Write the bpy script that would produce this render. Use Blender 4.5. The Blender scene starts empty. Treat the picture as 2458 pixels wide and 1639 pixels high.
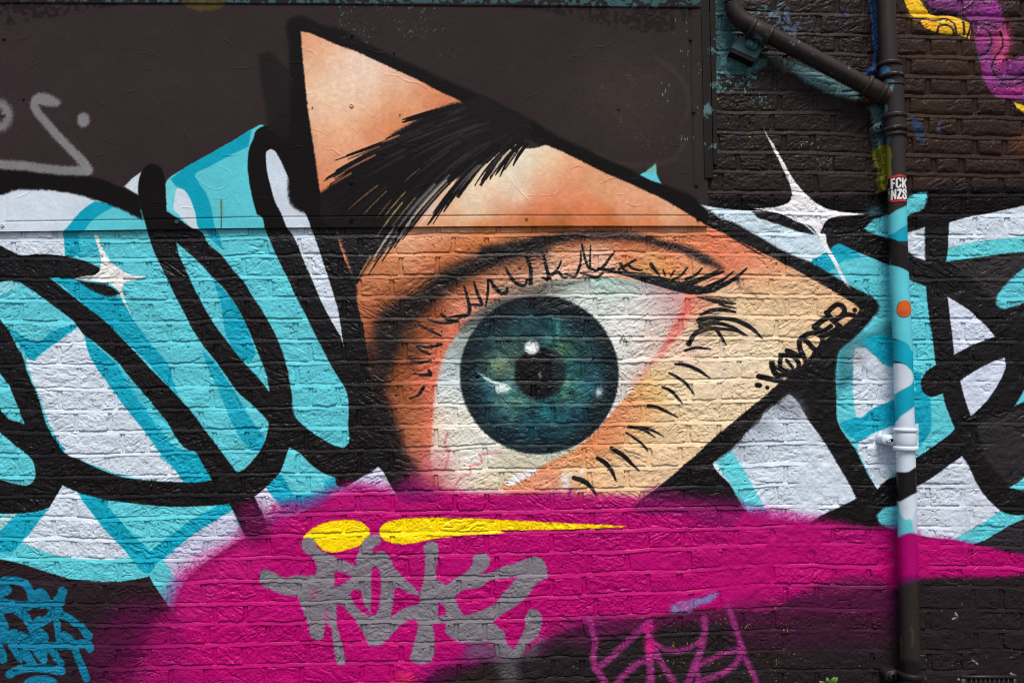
import bpy, math, random
import numpy as np
from mathutils import Vector

# ------------------------------------------------------------------ camera, sky, sun, exposure
SC = bpy.context.scene
COL = SC.collection
PW, PH = 2458.0, 1639.0            # size of the photograph
FPX = 1900.0                       # focal length in photo pixels
TH = math.radians(4.2)             # the camera looks slightly up
CAMD = 2.79                        # distance from the wall
CAMH = 0.997

cam_d = bpy.data.cameras.new('camera')
cam_d.sensor_width = 36.0
cam_d.lens = FPX / PW * 36.0
cam_d.clip_start = 0.05
cam_d.clip_end = 500.0
cam = bpy.data.objects.new('camera', cam_d)
COL.objects.link(cam)
cam.location = (0, -CAMD, CAMH)
cam.rotation_euler = (math.pi / 2 + TH, 0, 0)
SC.camera = cam

SUN_EL, SUN_AZ = math.radians(62), math.radians(8)     # azimuth measured to the right of the wall's normal
world = bpy.data.worlds.new('World')
SC.world = world
world.use_nodes = True
wn = world.node_tree
wn.nodes.clear()
wo = wn.nodes.new('ShaderNodeOutputWorld')
wb = wn.nodes.new('ShaderNodeBackground')
ws = wn.nodes.new('ShaderNodeTexSky')
ws.sky_type = 'NISHITA'
ws.sun_disc = False
ws.sun_elevation = SUN_EL
ws.sun_rotation = math.pi - SUN_AZ
ws.air_density = 1.0
ws.dust_density = 3.0
wb.inputs['Strength'].default_value = 0.10
wn.links.new(ws.outputs[0], wb.inputs['Color'])
wn.links.new(wb.outputs[0], wo.inputs['Surface'])

sun_d = bpy.data.lights.new('sun', 'SUN')
sun_d.energy = 2.6
sun_d.angle = math.radians(24)
sun_d.color = (1.0, 0.965, 0.92)
sun = bpy.data.objects.new('sun', sun_d)
COL.objects.link(sun)
sdir = Vector((-math.sin(SUN_AZ) * math.cos(SUN_EL), math.cos(SUN_AZ) * math.cos(SUN_EL), -math.sin(SUN_EL)))
sun.rotation_euler = sdir.to_track_quat('-Z', 'Y').to_euler()
sun.location = (2, -5, 6)

vs_ = SC.view_settings
vs_.view_transform = 'Standard'
vs_.look = 'None'
vs_.exposure = 0.36
vs_.gamma = 1.0
vs_.use_curve_mapping = False
SC.render.engine = 'CYCLES'
SC.cycles.use_denoising = False
SC.cycles.filter_width = 1.05

STEP = 1.35                        # grid pitch of the painted surfaces, in photo pixels
GAIN = 1.0                         # paint albedo against its look in the photo


def unproj(u, v, y):
    """the point at depth y (wall = 0, towards the viewer negative) seen at photo pixel u, v"""
    x = (np.asarray(u, float) - PW / 2) / FPX
    w = (PH / 2 - np.asarray(v, float)) / FPX
    t = (y + CAMD) / (math.cos(TH) - w * math.sin(TH))
    return x * t, CAMH + t * (math.sin(TH) + w * math.cos(TH))


def proj(X, Y, Z):
    dy = Y + CAMD
    dz = Z - CAMH
    f = dy * math.cos(TH) + dz * math.sin(TH)
    up = -dy * math.sin(TH) + dz * math.cos(TH)
    return PW / 2 + X / f * FPX, PH / 2 - up / f * FPX


def pt(u, v, y):
    a, b = unproj(u, v, y)
    return Vector((float(a), y, float(b)))
# ------------------------------------------------------------------ the mural: shapes traced on the wall plane
TILE = {'A': (0, 0, 2.8), 'B': (600, 0, 2.8), 'C': (1200, 0, 2.8), 'D': (1758, 0, 2.8),
        'E': (0, 520, 2.8), 'F': (600, 520, 2.8), 'G': (1200, 520, 2.8), 'H': (1758, 520, 2.8),
        'I': (0, 1079, 2.8), 'J': (600, 1079, 2.8), 'K': (1200, 1079, 2.8), 'L': (1758, 1079, 2.8),
        'M': (1790, 700, 6.533), 'N': (610, 1240, 3.267), 'O': (0, 1370, 5.83), 'Q': (1720, 0, 4.612),
        'Z': (0, 0, 1.0)}


def parse(s, dw=20.0):
    out, o = [], TILE['Z']
    for tk in s.replace(';', ' ').split():
        if tk in TILE:
            o = TILE[tk]
            continue
        c = tk.endswith('*')
        q = [float(x) for x in tk.rstrip('*').split(',')]
        w = (q[2] if len(q) > 2 else dw) / o[2]
        out.append((o[0] + q[0] / o[2], o[1] + q[1] / o[2], w, c))
    return out


def smooth_path(p, closed, n=7):
    """Catmull-Rom through the points; starred points are corners"""
    m = len(p)
    res = []
    last = m if closed else m - 1
    A = np.array([q[:3] for q in p])
    for i in range(last):
        p1, p2 = A[i % m], A[(i + 1) % m]
        c1, c2 = p[i % m][3], p[(i + 1) % m][3]
        p0 = A[(i - 1) % m] if (closed or i > 0) and not c1 else None
        p3 = A[(i + 2) % m] if (closed or i + 2 < m) and not c2 else None
        L = np.hypot(*(p2 - p1)[:2]) + 1e-6
        def tang(a, b, c):
            l1 = np.hypot(*(b - a)[:2]) + 1e-6
            l2 = np.hypot(*(c - b)[:2]) + 1e-6
            return ((b - a) / l1 * l2 + (c - b) / l2 * l1) / (l1 + l2) * L
        m1 = tang(p0, p1, p2) if p0 is not None else (p2 - p1)
        m2 = tang(p1, p2, p3) if p3 is not None else (p2 - p1)
        t = np.linspace(0, 1, n, endpoint=False)[:, None]
        res.append((2 * t**3 - 3 * t**2 + 1) * p1 + (t**3 - 2 * t**2 + t) * m1 + (-2 * t**3 + 3 * t**2) * p2 + (t**3 - t**2) * m2)
    if not closed:
        res.append(A[-1:])
    return np.concatenate(res)


def vnoise(U, V, scale, seed, su=1.0, sv=1.0):
    """value noise 0..1 on any arrays of coordinates"""
    rs = np.random.RandomState(seed)
    N = 256
    lat = rs.rand(N, N).astype(np.float32)
    a = U / (scale * su) + seed * 3.17
    b = V / (scale * sv) + seed * 7.71
    ia = np.floor(a).astype(np.int32)
    ib = np.floor(b).astype(np.int32)
    fa = (a - ia).astype(np.float32)
    fb = (b - ib).astype(np.float32)
    fa = fa * fa * (3 - 2 * fa)
    fb = fb * fb * (3 - 2 * fb)
    ia &= N - 1
    ib &= N - 1
    ia1 = (ia + 1) & (N - 1)
    ib1 = (ib + 1) & (N - 1)
    return (lat[ib, ia] * (1 - fa) + lat[ib, ia1] * fa) * (1 - fb) + (lat[ib1, ia] * (1 - fa) + lat[ib1, ia1] * fa) * fb


def fbm(U, V, scale, seed, oct=4, su=1.0, sv=1.0):
    r, a, tot = 0.0, 1.0, 0.0
    for k in range(oct):
        r = r + a * vnoise(U, V, scale / 2**k, seed + k * 11, su, sv)
        tot += a
        a *= 0.55
    return r / tot


def sstep(a, b, x):
    t = np.clip((x - a) / (b - a), 0, 1)
    return t * t * (3 - 2 * t)


class Canvas:
    def __init__(self, us, vs, base):
        self.us, self.vs = us.astype(np.float64), vs.astype(np.float64)
        self.U, self.V = np.meshgrid(self.us, self.vs)
        self.rgb = np.empty(self.U.shape + (3,), np.float32)
        self.rgb[:] = np.array(base) / 255.0
        self.rid = np.zeros(self.U.shape, np.int16)
        self.n1 = fbm(self.U, self.V, 9.0, 5, 3).astype(np.float32) - 0.5
        self.n2 = vnoise(self.U, self.V, 2.2, 77).astype(np.float32) - 0.5

    def win(self, x0, y0, x1, y1):
        a, b = np.searchsorted(self.us, [x0, x1])
        c, d = np.searchsorted(self.vs, [y0, y1])
        return (slice(c, d), slice(a, b)) if b > a and d > c else None

    def sd_poly(self, P, R):
        w = self.win(P[:, 0].min() - R, P[:, 1].min() - R, P[:, 0].max() + R, P[:, 1].max() + R)
        if w is None:
            return None, None
        us, vs = self.us[w[1]], self.vs[w[0]]
        cnt = np.zeros((len(vs), len(us) + 1), np.int32)
        dist = np.full((len(vs), len(us)), R * R, np.float64)
        n = len(P)
        for i in range(n):
            (x0, y0), (x1, y1) = P[i], P[(i + 1) % n]
            if y0 != y1:
                r0, r1 = np.searchsorted(vs, [min(y0, y1), max(y0, y1)])
                if r1 > r0:
                    rr = np.arange(r0, r1)
                    xc = x0 + (vs[rr] - y0) / (y1 - y0) * (x1 - x0)
                    cnt[rr, np.searchsorted(us, xc)] += 1
            a, b = np.searchsorted(us, [min(x0, x1) - R, max(x0, x1) + R])
            c, d = np.searchsorted(vs, [min(y0, y1) - R, max(y0, y1) + R])
            if b > a and d > c:
                uu, vv = us[a:b][None, :], vs[c:d][:, None]
                dx, dy = x1 - x0, y1 - y0
                t = np.clip(((uu - x0) * dx + (vv - y0) * dy) / (dx * dx + dy * dy + 1e-9), 0, 1)
                q = (uu - x0 - t * dx)**2 + (vv - y0 - t * dy)**2
                np.minimum(dist[c:d, a:b], q, out=dist[c:d, a:b])
        ins = (np.cumsum(cnt[:, :-1], axis=1) % 2) == 1
        dd = np.sqrt(dist)
        return w, np.where(ins, dd, -dd)

    def sd_stroke(self, P, R):
        mw = P[:, 2].max() / 2 + R
        w = self.win(P[:, 0].min() - mw, P[:, 1].min() - mw, P[:, 0].max() + mw, P[:, 1].max() + mw)
        if w is None:
            return None, None
        us, vs = self.us[w[1]], self.vs[w[0]]
        sd = np.full((len(vs), len(us)), -R, np.float64)
        for i in range(len(P) - 1):
            x0, y0, w0 = P[i]
            x1, y1, w1 = P[i + 1]
            a, b = np.searchsorted(us, [min(x0, x1) - mw, max(x0, x1) + mw])
            c, d = np.searchsorted(vs, [min(y0, y1) - mw, max(y0, y1) + mw])
            if b > a and d > c:
                uu, vv = us[a:b][None, :], vs[c:d][:, None]
                dx, dy = x1 - x0, y1 - y0
                t = np.clip(((uu - x0) * dx + (vv - y0) * dy) / (dx * dx + dy * dy + 1e-9), 0, 1)
                q = (w0 + t * (w1 - w0)) / 2 - np.sqrt((uu - x0 - t * dx)**2 + (vv - y0 - t * dy)**2)
                np.maximum(sd[c:d, a:b], q, out=sd[c:d, a:b])
        return w, sd

    def lay(self, w, sd, col, soft, alpha, rid, jit, mask):
        if w is None:
            return
        sd = sd + self.n1[w] * jit + self.n2[w] * min(soft * 0.9, 7.0)
        a = sstep(-soft, soft, sd).astype(np.float32) * alpha
        if mask is not None:
            a = a * mask[w]
        c = col[w] if isinstance(col, np.ndarray) and col.ndim == 3 else np.array(col, np.float32) / 255.0
        self.rgb[w] = self.rgb[w] * (1 - a[..., None]) + c * a[..., None]
        if rid is not None:
            self.rid[w][a > 0.5 * min(alpha, 1)] = rid
        return w, a

    def poly(self, s, col, soft=1.1, alpha=1.0, rid=None, jit=0.7, mask=None, n=7):
        P = smooth_path(parse(s), True, n)[:, :2]
        w, sd = self.sd_poly(P, soft + jit + 6)
        return self.lay(w, sd, col, soft, alpha, rid, jit, mask)

    def stroke(self, s, col, wd=20, soft=1.0, alpha=1.0, rid=None, jit=1.0, mask=None):
        P = smooth_path(parse(s, wd), False)
        w, sd = self.sd_stroke(P, soft + jit + 6)
        return self.lay(w, sd, col, soft, alpha, rid, jit, mask)

    def blob(self, s, rx, ry, col, alpha=1.0, ang=0.0, mask=None, pw=1.0):
        """soft spray cloud; radii in photo pixels"""
        x, y, _, _ = parse(s)[0]
        R = max(rx, ry) * 2.6
        w = self.win(x - R, y - R, x + R, y + R)
        if w is None:
            return
        du, dv = self.U[w] - x, self.V[w] - y
        ca, sa = math.cos(ang), math.sin(ang)
        q = ((du * ca + dv * sa) / rx)**2 + ((-du * sa + dv * ca) / ry)**2
        a = np.exp(-q**pw) * alpha
        a = np.clip(a + self.n2[w] * 1.2 * a * (1 - a), 0, 1).astype(np.float32)
        if mask is not None:
            a = a * mask[w]
        self.rgb[w] = self.rgb[w] * (1 - a[..., None]) + np.array(col, np.float32) / 255.0 * a[..., None]

    def mask_poly(self, s, soft=1.1, jit=1.6, n=7):
        m = np.zeros(self.U.shape, np.float32)
        P = smooth_path(parse(s), True, n)[:, :2]
        w, sd = self.sd_poly(P, soft + jit + 6)
        if w is not None:
            m[w] = sstep(-soft, soft, sd + self.n1[w] * jit + self.n2[w] * min(soft * 0.9, 7.0))
        return m

    def field(self, pts, sig):
        """smooth colour field from sample points {tile: [(x, y, r, g, b)...]}"""
        src = []
        for k, lst in pts.items():
            o = TILE[k]
            src += [(o[0] + q[0] / o[2], o[1] + q[1] / o[2]) + tuple(c / 255.0 for c in q[2:]) for q in lst]
        S = np.array(src)
        u = np.arange(self.us[0] - 6, self.us[-1] + 12, 6.0)
        v = np.arange(self.vs[0] - 6, self.vs[-1] + 12, 6.0)
        x0, x1, y0, y1 = S[:, 0].min() - 90, S[:, 0].max() + 90, S[:, 1].min() - 90, S[:, 1].max() + 90
        u = u[(u > x0) & (u < x1)]
        v = v[(v > y0) & (v < y1)]
        out = np.zeros(self.U.shape + (3,), np.float32)
        if len(u) < 2 or len(v) < 2:
            return out
        UU, VV = np.meshgrid(u, v)
        acc = np.zeros(UU.shape + (3,))
        ws = np.zeros(UU.shape)
        for q in S:
            d2 = (UU - q[0])**2 + (VV - q[1])**2
            g = np.exp(-d2 / (2 * sig * sig)) + 1e-4 / (1 + d2 / 900.0)**2
            acc += g[..., None] * q[2:]
            ws += g
        acc /= ws[..., None]
        ju = np.interp(self.us, u, np.arange(len(u)))
        jv = np.interp(self.vs, v, np.arange(len(v)))
        iu = np.clip(ju.astype(int), 0, len(u) - 2)
        iv = np.clip(jv.astype(int), 0, len(v) - 2)
        fu = (ju - iu)[None, :, None]
        fv = (jv - iv)[:, None, None]
        g = lambda a, b: acc[np.ix_(a, b)]
        out[:] = (g(iv, iu) * (1 - fu) + g(iv, iu + 1) * fu) * (1 - fv) + (g(iv + 1, iu) * (1 - fu) + g(iv + 1, iu + 1) * fu) * fv
        return out

    def chips(self, s, col, dens, scale=7.0, seed=1, soft=30.0, alpha=0.9, su=1.0, sv=1.0):
        """flakes and flecks of an older coat showing through"""
        P = smooth_path(parse(s), True, 5)[:, :2]
        w, sd = self.sd_poly(P, soft + 4)
        if w is None:
            return
        m = sstep(-soft, soft, sd)
        f = fbm(self.U[w], self.V[w], scale, seed, 3, su, sv) * 0.7 + fbm(self.U[w], self.V[w], scale * 7, seed + 50, 2) * 0.3
        a = (sstep(1 - dens - 0.02, 1 - dens + 0.03, f) * m * alpha).astype(np.float32)
        self.rgb[w] = self.rgb[w] * (1 - a[..., None]) + np.array(col, np.float32) / 255.0 * a[..., None]


LC, MC, WH, BK = (92, 198, 208), (12, 160, 184), (206, 217, 226), (19, 15, 15)
CH, MG, YE, GR = (42, 33, 31), (180, 0, 104), (250, 214, 0), (124, 122, 126)
R_EYE, R_BALL, R_IRIS, R_PUPIL, R_BROW, R_LETL, R_LETR, R_MAG, R_YEL1, R_YEL2, R_GTAG, R_TTAG, R_PTAG, R_STAR1, R_STAR2, R_SIGN, R_TENT, R_YTENT, R_OUTL, R_STAG, R_TRIANGLE = range(1, 22)
R_LASH = 100
SKIN_PTS = {
 'B': [(380,260,225,160,120),(500,320,232,178,140),(420,450,232,182,145),(600,420,238,200,172),(760,480,241,208,185),(550,600,238,205,172),(750,600,240,206,176),(1000,560,236,188,155),(1200,620,226,150,110),(1320,670,220,132,92),(450,750,235,190,155),(650,750,238,195,160),(850,720,236,185,145),(1000,720,228,160,115),(950,830,222,138,92),(480,950,232,170,130),(650,900,234,175,135),(800,900,226,150,108),(480,1130,226,150,110),(600,1050,230,160,120),(480,1280,212,128,88),
       (1900,1020,240,228,200),(1750,1180,240,222,190),(1550,1350,238,212,180),(1350,1450,236,195,155),(1250,1520,232,185,150)],
 'C': [(150,1100,240,230,205),(330,1010,236,205,165),(330,1120,235,190,150),(500,1120,230,165,122),(100,1250,238,215,185),(250,1230,230,172,132),(450,1250,224,145,105),(700,1250,230,165,120),(900,1310,228,165,125),(300,1400,220,130,90),(600,1420,222,132,90),(900,1420,226,155,115),(1150,1450,228,170,130),(1300,1500,222,150,110),(0,1380,232,180,145),(50,1500,222,140,100),(600,1500,222,126,82)],
 'F': [(1150,100,225,150,110),(1300,100,215,130,80),(1600,130,205,120,65),(1900,120,185,105,55),(1050,200,232,170,130),(950,320,215,135,85),(1200,320,215,130,85),(1350,250,195,110,55),(800,420,222,140,95),(900,480,215,130,80),(760,520,220,130,85),(780,650,205,115,70),(880,620,170,90,50),(800,750,195,110,70),(830,900,165,90,55),(840,1050,140,75,45),(870,1200,105,58,40),(1000,1050,180,95,50),(1000,1250,190,105,60),(1050,1400,200,115,70),(1050,1500,200,115,75),(1180,1350,222,122,88),(1200,1100,226,115,86),(1260,900,225,122,88),(1150,850,190,110,65),(1350,760,212,118,88),(1200,700,165,88,54),(1450,680,215,130,105),(1550,600,210,145,115),(1450,420,200,120,75),(1650,400,215,150,115),(1750,350,215,140,95),(1850,400,222,175,145),(1950,420,228,185,155),(900,1350,120,70,48),(940,1480,150,84,58)],
 'G': [(100,400,225,170,140),(300,330,228,180,150),(300,400,232,190,165),(500,250,222,155,115),(600,320,230,185,160),(700,280,230,180,150),(900,230,222,140,95),(1000,300,225,165,110),(850,200,212,116,72),(1100,320,222,150,80),(1300,330,228,165,115),(1200,260,222,130,95),(1400,200,218,118,78),(1550,320,222,130,95),(1650,260,220,124,88),(1000,90,212,120,70),(1300,120,214,122,74),(700,80,188,104,50),(400,100,170,98,45),(100,100,190,115,60),
       (1750,350,226,148,112),(1700,450,226,190,145),(1550,560,225,195,150),(1800,600,226,195,145),(1900,500,228,190,140),(1330,600,226,150,120),(1500,720,225,200,150),(1300,780,226,195,160),(1600,800,230,205,165),(1300,900,235,205,175),(1500,950,238,215,180),(1200,900,238,205,180),(1750,900,236,215,175),(1100,1000,234,205,170),(1050,1100,232,205,130),(950,1180,230,158,108),(1000,1180,225,195,110),(1200,1150,236,215,170),(1500,1150,238,215,180),(900,1280,222,148,106),(850,1330,220,140,96),(1000,1330,230,195,130),(1200,1400,232,205,155),(1450,1300,236,210,165),(750,1400,218,134,90),(700,1480,214,136,92),(900,1480,226,190,130),(1100,1500,232,200,150),(600,1540,216,130,82)],
 'K': [(500,50,222,150,95),(350,130,220,140,96),(200,210,225,150,110),(500,130,226,180,130),(700,120,232,195,145),(900,100,232,200,150),(1100,60,232,200,155),(600,220,228,180,135),(900,230,230,190,145),(300,250,228,160,130)],
 'J': [(1080,60,200,120,90),(1150,150,180,90,80)],
 'H': [(100,300,220,124,90),(300,330,226,150,110),(150,420,228,175,130),(400,430,230,185,135),(600,500,232,190,140),(750,600,232,185,130),(300,600,230,200,150),(500,620,232,200,150),(300,800,235,210,165),(150,950,240,220,185),(300,950,238,215,175),(100,1150,236,210,170),(450,850,235,205,155)],
}
BALL_PTS = {
 'F': [(1300,960,170,190,190),(1300,1100,190,200,200),(1300,1250,206,212,208),(1350,1400,214,214,200),(1400,850,150,160,155),(1280,1500,208,196,180),(1500,1500,216,216,204),(1450,760,120,130,125),(1600,640,90,95,92),(1240,1350,222,190,170)],
 'G': [(100,490,110,110,105),(300,460,140,140,132),(500,440,160,175,165),(700,420,150,180,170),(850,430,150,172,165),(1000,460,172,160,160),(1150,500,170,130,130),(600,540,200,208,205),(850,540,206,210,206),(1050,600,210,200,198),(900,700,214,214,210),(1150,620,205,165,160),(1050,760,214,200,190),(900,850,210,212,208),(1000,860,214,190,178),(850,1000,208,210,208),(930,1040,210,190,175),(820,1180,205,212,215),(870,1130,208,190,175),(780,1280,212,206,200)],
 'J': [(1240,40,214,190,178),(1400,40,216,212,204),(1600,40,216,214,206),(1300,150,206,170,165),(1500,150,206,204,190),(1650,180,206,196,168),(1400,230,210,180,170),(1560,240,206,188,165),(1780,100,196,192,170)],
 'K': [(100,60,198,196,176),(250,60,180,190,176),(60,160,206,196,168),(200,120,210,190,160)],
}
IRIS_PTS = {
 'F': [(1700,900,60,92,80),(1650,1000,116,138,95),(1600,800,30,70,74),(1780,850,84,122,90),(1500,800,25,40,45),(1480,1000,15,25,30),(1550,1150,15,80,95),(1700,1150,60,120,120),(1620,1250,15,70,80),(1750,1300,72,110,80),(1650,1400,12,50,62),(1800,1450,15,60,70),(1450,1150,12,22,28),(1700,780,28,60,62),(1820,700,22,50,52),(1700,620,24,34,36)],
 'G': [(100,750,25,80,85),(250,700,20,64,68),(380,760,50,140,135),(420,880,76,116,76),(550,900,40,80,65),(500,750,25,60,62),(80,880,84,110,78),(50,1000,136,154,112),(500,1000,30,105,98),(650,1000,20,40,45),(480,1150,76,146,118),(600,1150,20,95,112),(560,1200,92,150,130),(100,1250,92,142,130),(20,1200,120,160,140),(250,1300,20,98,102),(400,1400,25,88,92),(150,1400,15,72,80),(550,1320,10,60,75),(200,1500,15,45,52),(600,1450,12,30,36),(450,620,25,35,38),(200,600,25,30,33),(600,750,30,40,45),(700,900,15,20,24),(700,1250,12,25,30),(300,960,20,30,32)],
}


def letters_left(c):
    L = R_LETL
    # light cyan field of the left-hand letters
    c.poly("A 0,1290 200,1268 480,1290 700,1345 880,1420* 960,1330 1060,1250 1112,1232 1140,1195 1230,1138 1400,1040 1560,950 1680,876* 1760,840 1820,950; E 1790,0 1850,200 1960,450; F 120,150 260,390 460,780 640,1100 700,1250 690,1568; J 660,60 660,210 640,250 400,400 150,500; I 1790,520 1640,600 1400,700 1250,870 1160,1090* 1090,990 1000,852* 900,872 800,886 620,884 480,868 300,818 150,768 -60,722*; E -60,900 -60,300", LC, 1.5, 1, L)
    # the white arch above the swoosh, with its darker cyan edge
    c.poly("A -60,1262 200,1262 480,1290 700,1350* 600,1400 500,1470 445,1535; E 430,100 435,200 442,285* 100,285 -60,200", WH, 1.5, 1, L)
    c.poly("A 640,1352* 775,1385* 690,1432 600,1500 552,1562; E 545,110 540,200 545,262* 440,262* 432,180 430,90; A 445,1535 500,1468 570,1398", MC, 1.5, 1, L)
    c.poly("E 545,110 600,108 640,125 655,180 670,260* 545,262*", (50, 180, 198), 3, .8, L)
    # white flash in the finger and cyan band beside the loop
    c.poly("A 835,1255* 890,1200 950,1155* 940,1320*", WH, 2, 1, L)
    c.poly("A 1175,1320* 1185,1270 1205,1260 1250,1290 1290,1370 1320,1450 1345,1540* 1285,1535* 1160,1400*", WH, 1.5, 1, L)
    c.poly("A 1112,1232* 1160,1195 1230,1138 1400,1040 1560,950 1690,868* 1670,985* 1540,1050 1400,1125 1310,1180 1330,1220 1385,1300 1420,1400 1450,1540; E 1495,150 1510,235* 1400,130 1380,90* ; A 1345,1540 1310,1420 1270,1320 1235,1275 1200,1262 1165,1240", MC, 1.5, 1, L)
    c.poly("A 1112,1240* 1135,1200 1165,1230 1185,1265 1170,1310 1165,1430* 1118,1400*", (110, 205, 212), 2, 1, L)
    # bands and whites between the strokes
    c.poly("E 330,408* 430,405 560,440 700,520 830,545* 880,640 930,740 1010,850 1100,950 1140,1010 1160,1110 1210,1220* 1100,1100 940,930 780,780 600,620 480,520 400,450", MC, 2, 1, L)
    c.poly("E 40,740* 100,770 200,830 250,842 340,780 440,740 520,735* 400,830 300,900 230,970* 190,950 150,890", MC, 2, 1, L)
    c.poly("E 520,745* 565,800 590,900 640,1000 740,1140 880,1330 1000,1470 1090,1590; I 1080,30 1190,150 1230,220* 1000,205 800,165 600,90 420,20; E 375,1480 330,1390 260,1200 200,1050 170,950* 230,970* 300,905 400,835", WH, 1.6, 1, L)
    c.poly("E 565,800* 640,860 760,965 860,1080 950,1240 1060,1400 1200,1560; I 1310,20 1400,150 1425,205* 1330,225 1228,218* 1180,140 1080,30; E 1040,1540 960,1430 880,1330 740,1140 640,1000 590,900", MC, 1.6, 1, L)
    c.poly("E 780,970* 900,1100 1020,1240 1120,1340 1190,1440* 1100,1450 1000,1330 900,1190 830,1070", (70, 188, 202), 2.5, .85, L)
    c.poly("E 1360,900* 1400,1020 1470,1170 1530,1320 1600,1460 1680,1570* 1790,1560 1770,1480 1700,1380 1610,1230 1510,1070 1430,960", MC, 2.5, .9, L)
    c.poly("E 360,1470* 400,1520 440,1568 400,1580", MC, 2, 1, L)
    c.poly("E -40,440* 100,440 130,460 60,500 -40,530", (150, 214, 220), 3, .8, L)
    # lower part, under the long black curve
    c.poly("I 415,240* 480,270 520,290* 580,370 700,530 830,670 920,780 930,800* 890,735 740,740 560,735 400,715 250,665 140,620* 220,520 300,410 370,310", WH, 2, 1, L)
    c.poly("I 520,285* 600,310 700,335 720,370 830,500 930,610 1010,680* 1120,590 1220,520 1380,420 1530,370 1560,405* 1440,480 1290,580 1160,680 1060,760 990,830 945,815* 830,670 700,530 590,390", MC, 2, 1, L)
    c.poly("I 1560,410* 1600,500 1640,580* 1500,680 1380,760 1250,870* 1180,870* 1100,745* 1200,650 1300,570 1440,480", (206, 196, 218), 3, .9, L)
    c.poly("I 330,395* 270,470 200,560 140,625* 70,690 -40,690* -40,560 20,520 100,440 200,420", MC, 2.5, .9, L)
    c.poly("I -40,470* 40,440 100,425 20,520 -40,565", (196, 214, 210), 5, .8, L)
    c.poly("I 1720,320* 1790,255* 1830,330 1900,385 1830,450 1790,490*", (212, 206, 222), 2.5, 1, L)
    c.poly("I 1795,250* 1840,180 1880,170 1930,240 1960,330* 1900,380 1830,330", MC, 3, 1, L)
    c.poly("J 30,318* 100,255* 150,310 215,385 160,440 110,490*", (212, 206, 222), 2.5, 1, L)
    c.poly("J 110,250* 180,150 260,250 280,290 380,300 540,300 500,360 380,400 215,390* 150,310", MC, 3, 1, L)
    c.poly("J 500,205* 580,190 650,205* 655,245 600,270 500,280*", MC, 3, .8, L)
    c.poly("J 650,245* 740,190 830,140 860,112* 890,140 940,230 985,300 1040,360 850,350 650,310 540,300*", (204, 206, 222), 2.5, 1, L)
    # black strokes
    K = dict(soft=1.6, rid=L)
    c.poly("A -60,1125 200,1150 400,1165 560,1180 700,1212 800,1255 930,1312* 960,1480* 800,1402 640,1345 480,1300 300,1278 120,1278 -60,1312", BK, 3.5, 1, L, jit=5)
    c.poly("A 930,1320 930,1230 950,1160 985,1115 1030,1103 1080,1128 1105,1190 1115,1300 1120,1420* 1200,1470 1285,1530; E 1350,100 1400,185 1480,250 1560,350 1640,440 1700,540 1780,660 1840,770 1890,890 1930,1020 1960,1160; F 290,1100 290,1340 700,1568; J 700,60 650,215* 580,190 480,150 400,90 330,20 262,-15* 200,150 110,250 30,315* 80,430 130,540 160,640* ; I 1690,600 1640,575* 1600,480 1540,365* 1380,378 1150,383 900,362 720,338 520,285 415,240* 370,320 330,390* 240,415 120,428 -60,408 -60,195 100,230 180,238 215,220 240,160 230,105 200,50 150,10; E 0,1450 -60,1400* -60,1200 60,1360 140,1385 165,1395* 120,1280 60,1140 -60,980* -60,640* 40,740 100,850 150,945 190,1060 250,1200 310,1390 370,1500; I 440,25 560,80 700,145 830,185 1000,207 1200,218 1330,220 1425,205* 1350,80 1310,15; E 1270,1568 1100,1350 900,1110 780,970 640,850 560,790 500,710 400,630 280,540 130,440* 60,430 -60,450 -60,160* 50,220 140,260 260,252 400,262 540,290 620,320 680,360 640,400 500,412 330,408* 420,480 560,590 700,700 850,850 1000,1010 1150,1160 1270,1290 1380,1440 1480,1568; I 1560,110 1592,155* 1640,130 1700,70; E 1770,1530 1800,1430 1805,1390 1770,1340 1690,1260 1600,1180 1520,1070 1440,960 1370,870 1290,750 1230,630 1160,500 1110,390 1060,290 1020,200 1000,130 A 975,1500", BK, 1.5, 1, L, jit=0.8)
    c.poly("E 495,415* 570,435 660,448 740,470 812,518* 745,538 690,528 610,490 550,452", BK, 3, 1, L)
    c.poly("E 1183,172* 1250,230 1340,310 1420,400 1500,480 1560,560 1610,640 1650,720 1690,810 1720,880 1760,980 1790,1060 1812,1178* 1740,1090 1640,980 1560,880 1480,780 1400,660 1340,550 1290,450 1240,340 1200,250", LC, 1.5, 1, L)
    c.poly("E 1430,415* 1500,490 1570,570 1640,700 1690,830 1712,930 1690,968 1640,972* 1560,880 1510,760 1490,620 1450,480", MC, 2, 1, L)
    # long finger loop right of the letters
    c.poly("B 130,850 250,700 420,900 500,1400 560,1540 300,1450 240,1100", (24, 20, 20), 8, .9, R_OUTL)
    c.poly("A 1700,940 1730,870 1780,848 1840,850 1900,885 1960,950; B 120,860 200,870 260,940* 330,900; B 420,1010 470,1290 540,1440 600,1530; F 620,60 720,440 715,560 760,740 800,960 815,1080 820,1200 840,1300 890,1400 930,1480 960,1560; J 1000,30 1080,130 1150,250 1040,330 1010,330* 940,230 890,140 862,112* 740,190 650,245* 600,250 600,0; F 290,1340 285,1220 270,1120 240,980 210,880 170,790 110,680 60,590 20,500 100,300; E 1830,200; A 1770,1560 1720,1420 1680,1250 1665,1080 1675,1000", BK, 1.6, 1, L, jit=0.8)
    c.poly("A 1760,1200 1790,1250 1830,1350; B 80,1560; F 75,0 105,100 140,180 180,285 240,395 290,500 370,655 430,775 490,895 545,1000 600,1090 635,1145 658,1210 663,1280 660,1400 655,1530 630,1550 590,1545 480,1490 380,1420 300,1340 285,1220 270,1120 240,980 210,880 170,790 110,680 60,590 0,500; E 1600,350 1500,150", LC, 1.5, 0, None)
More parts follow.
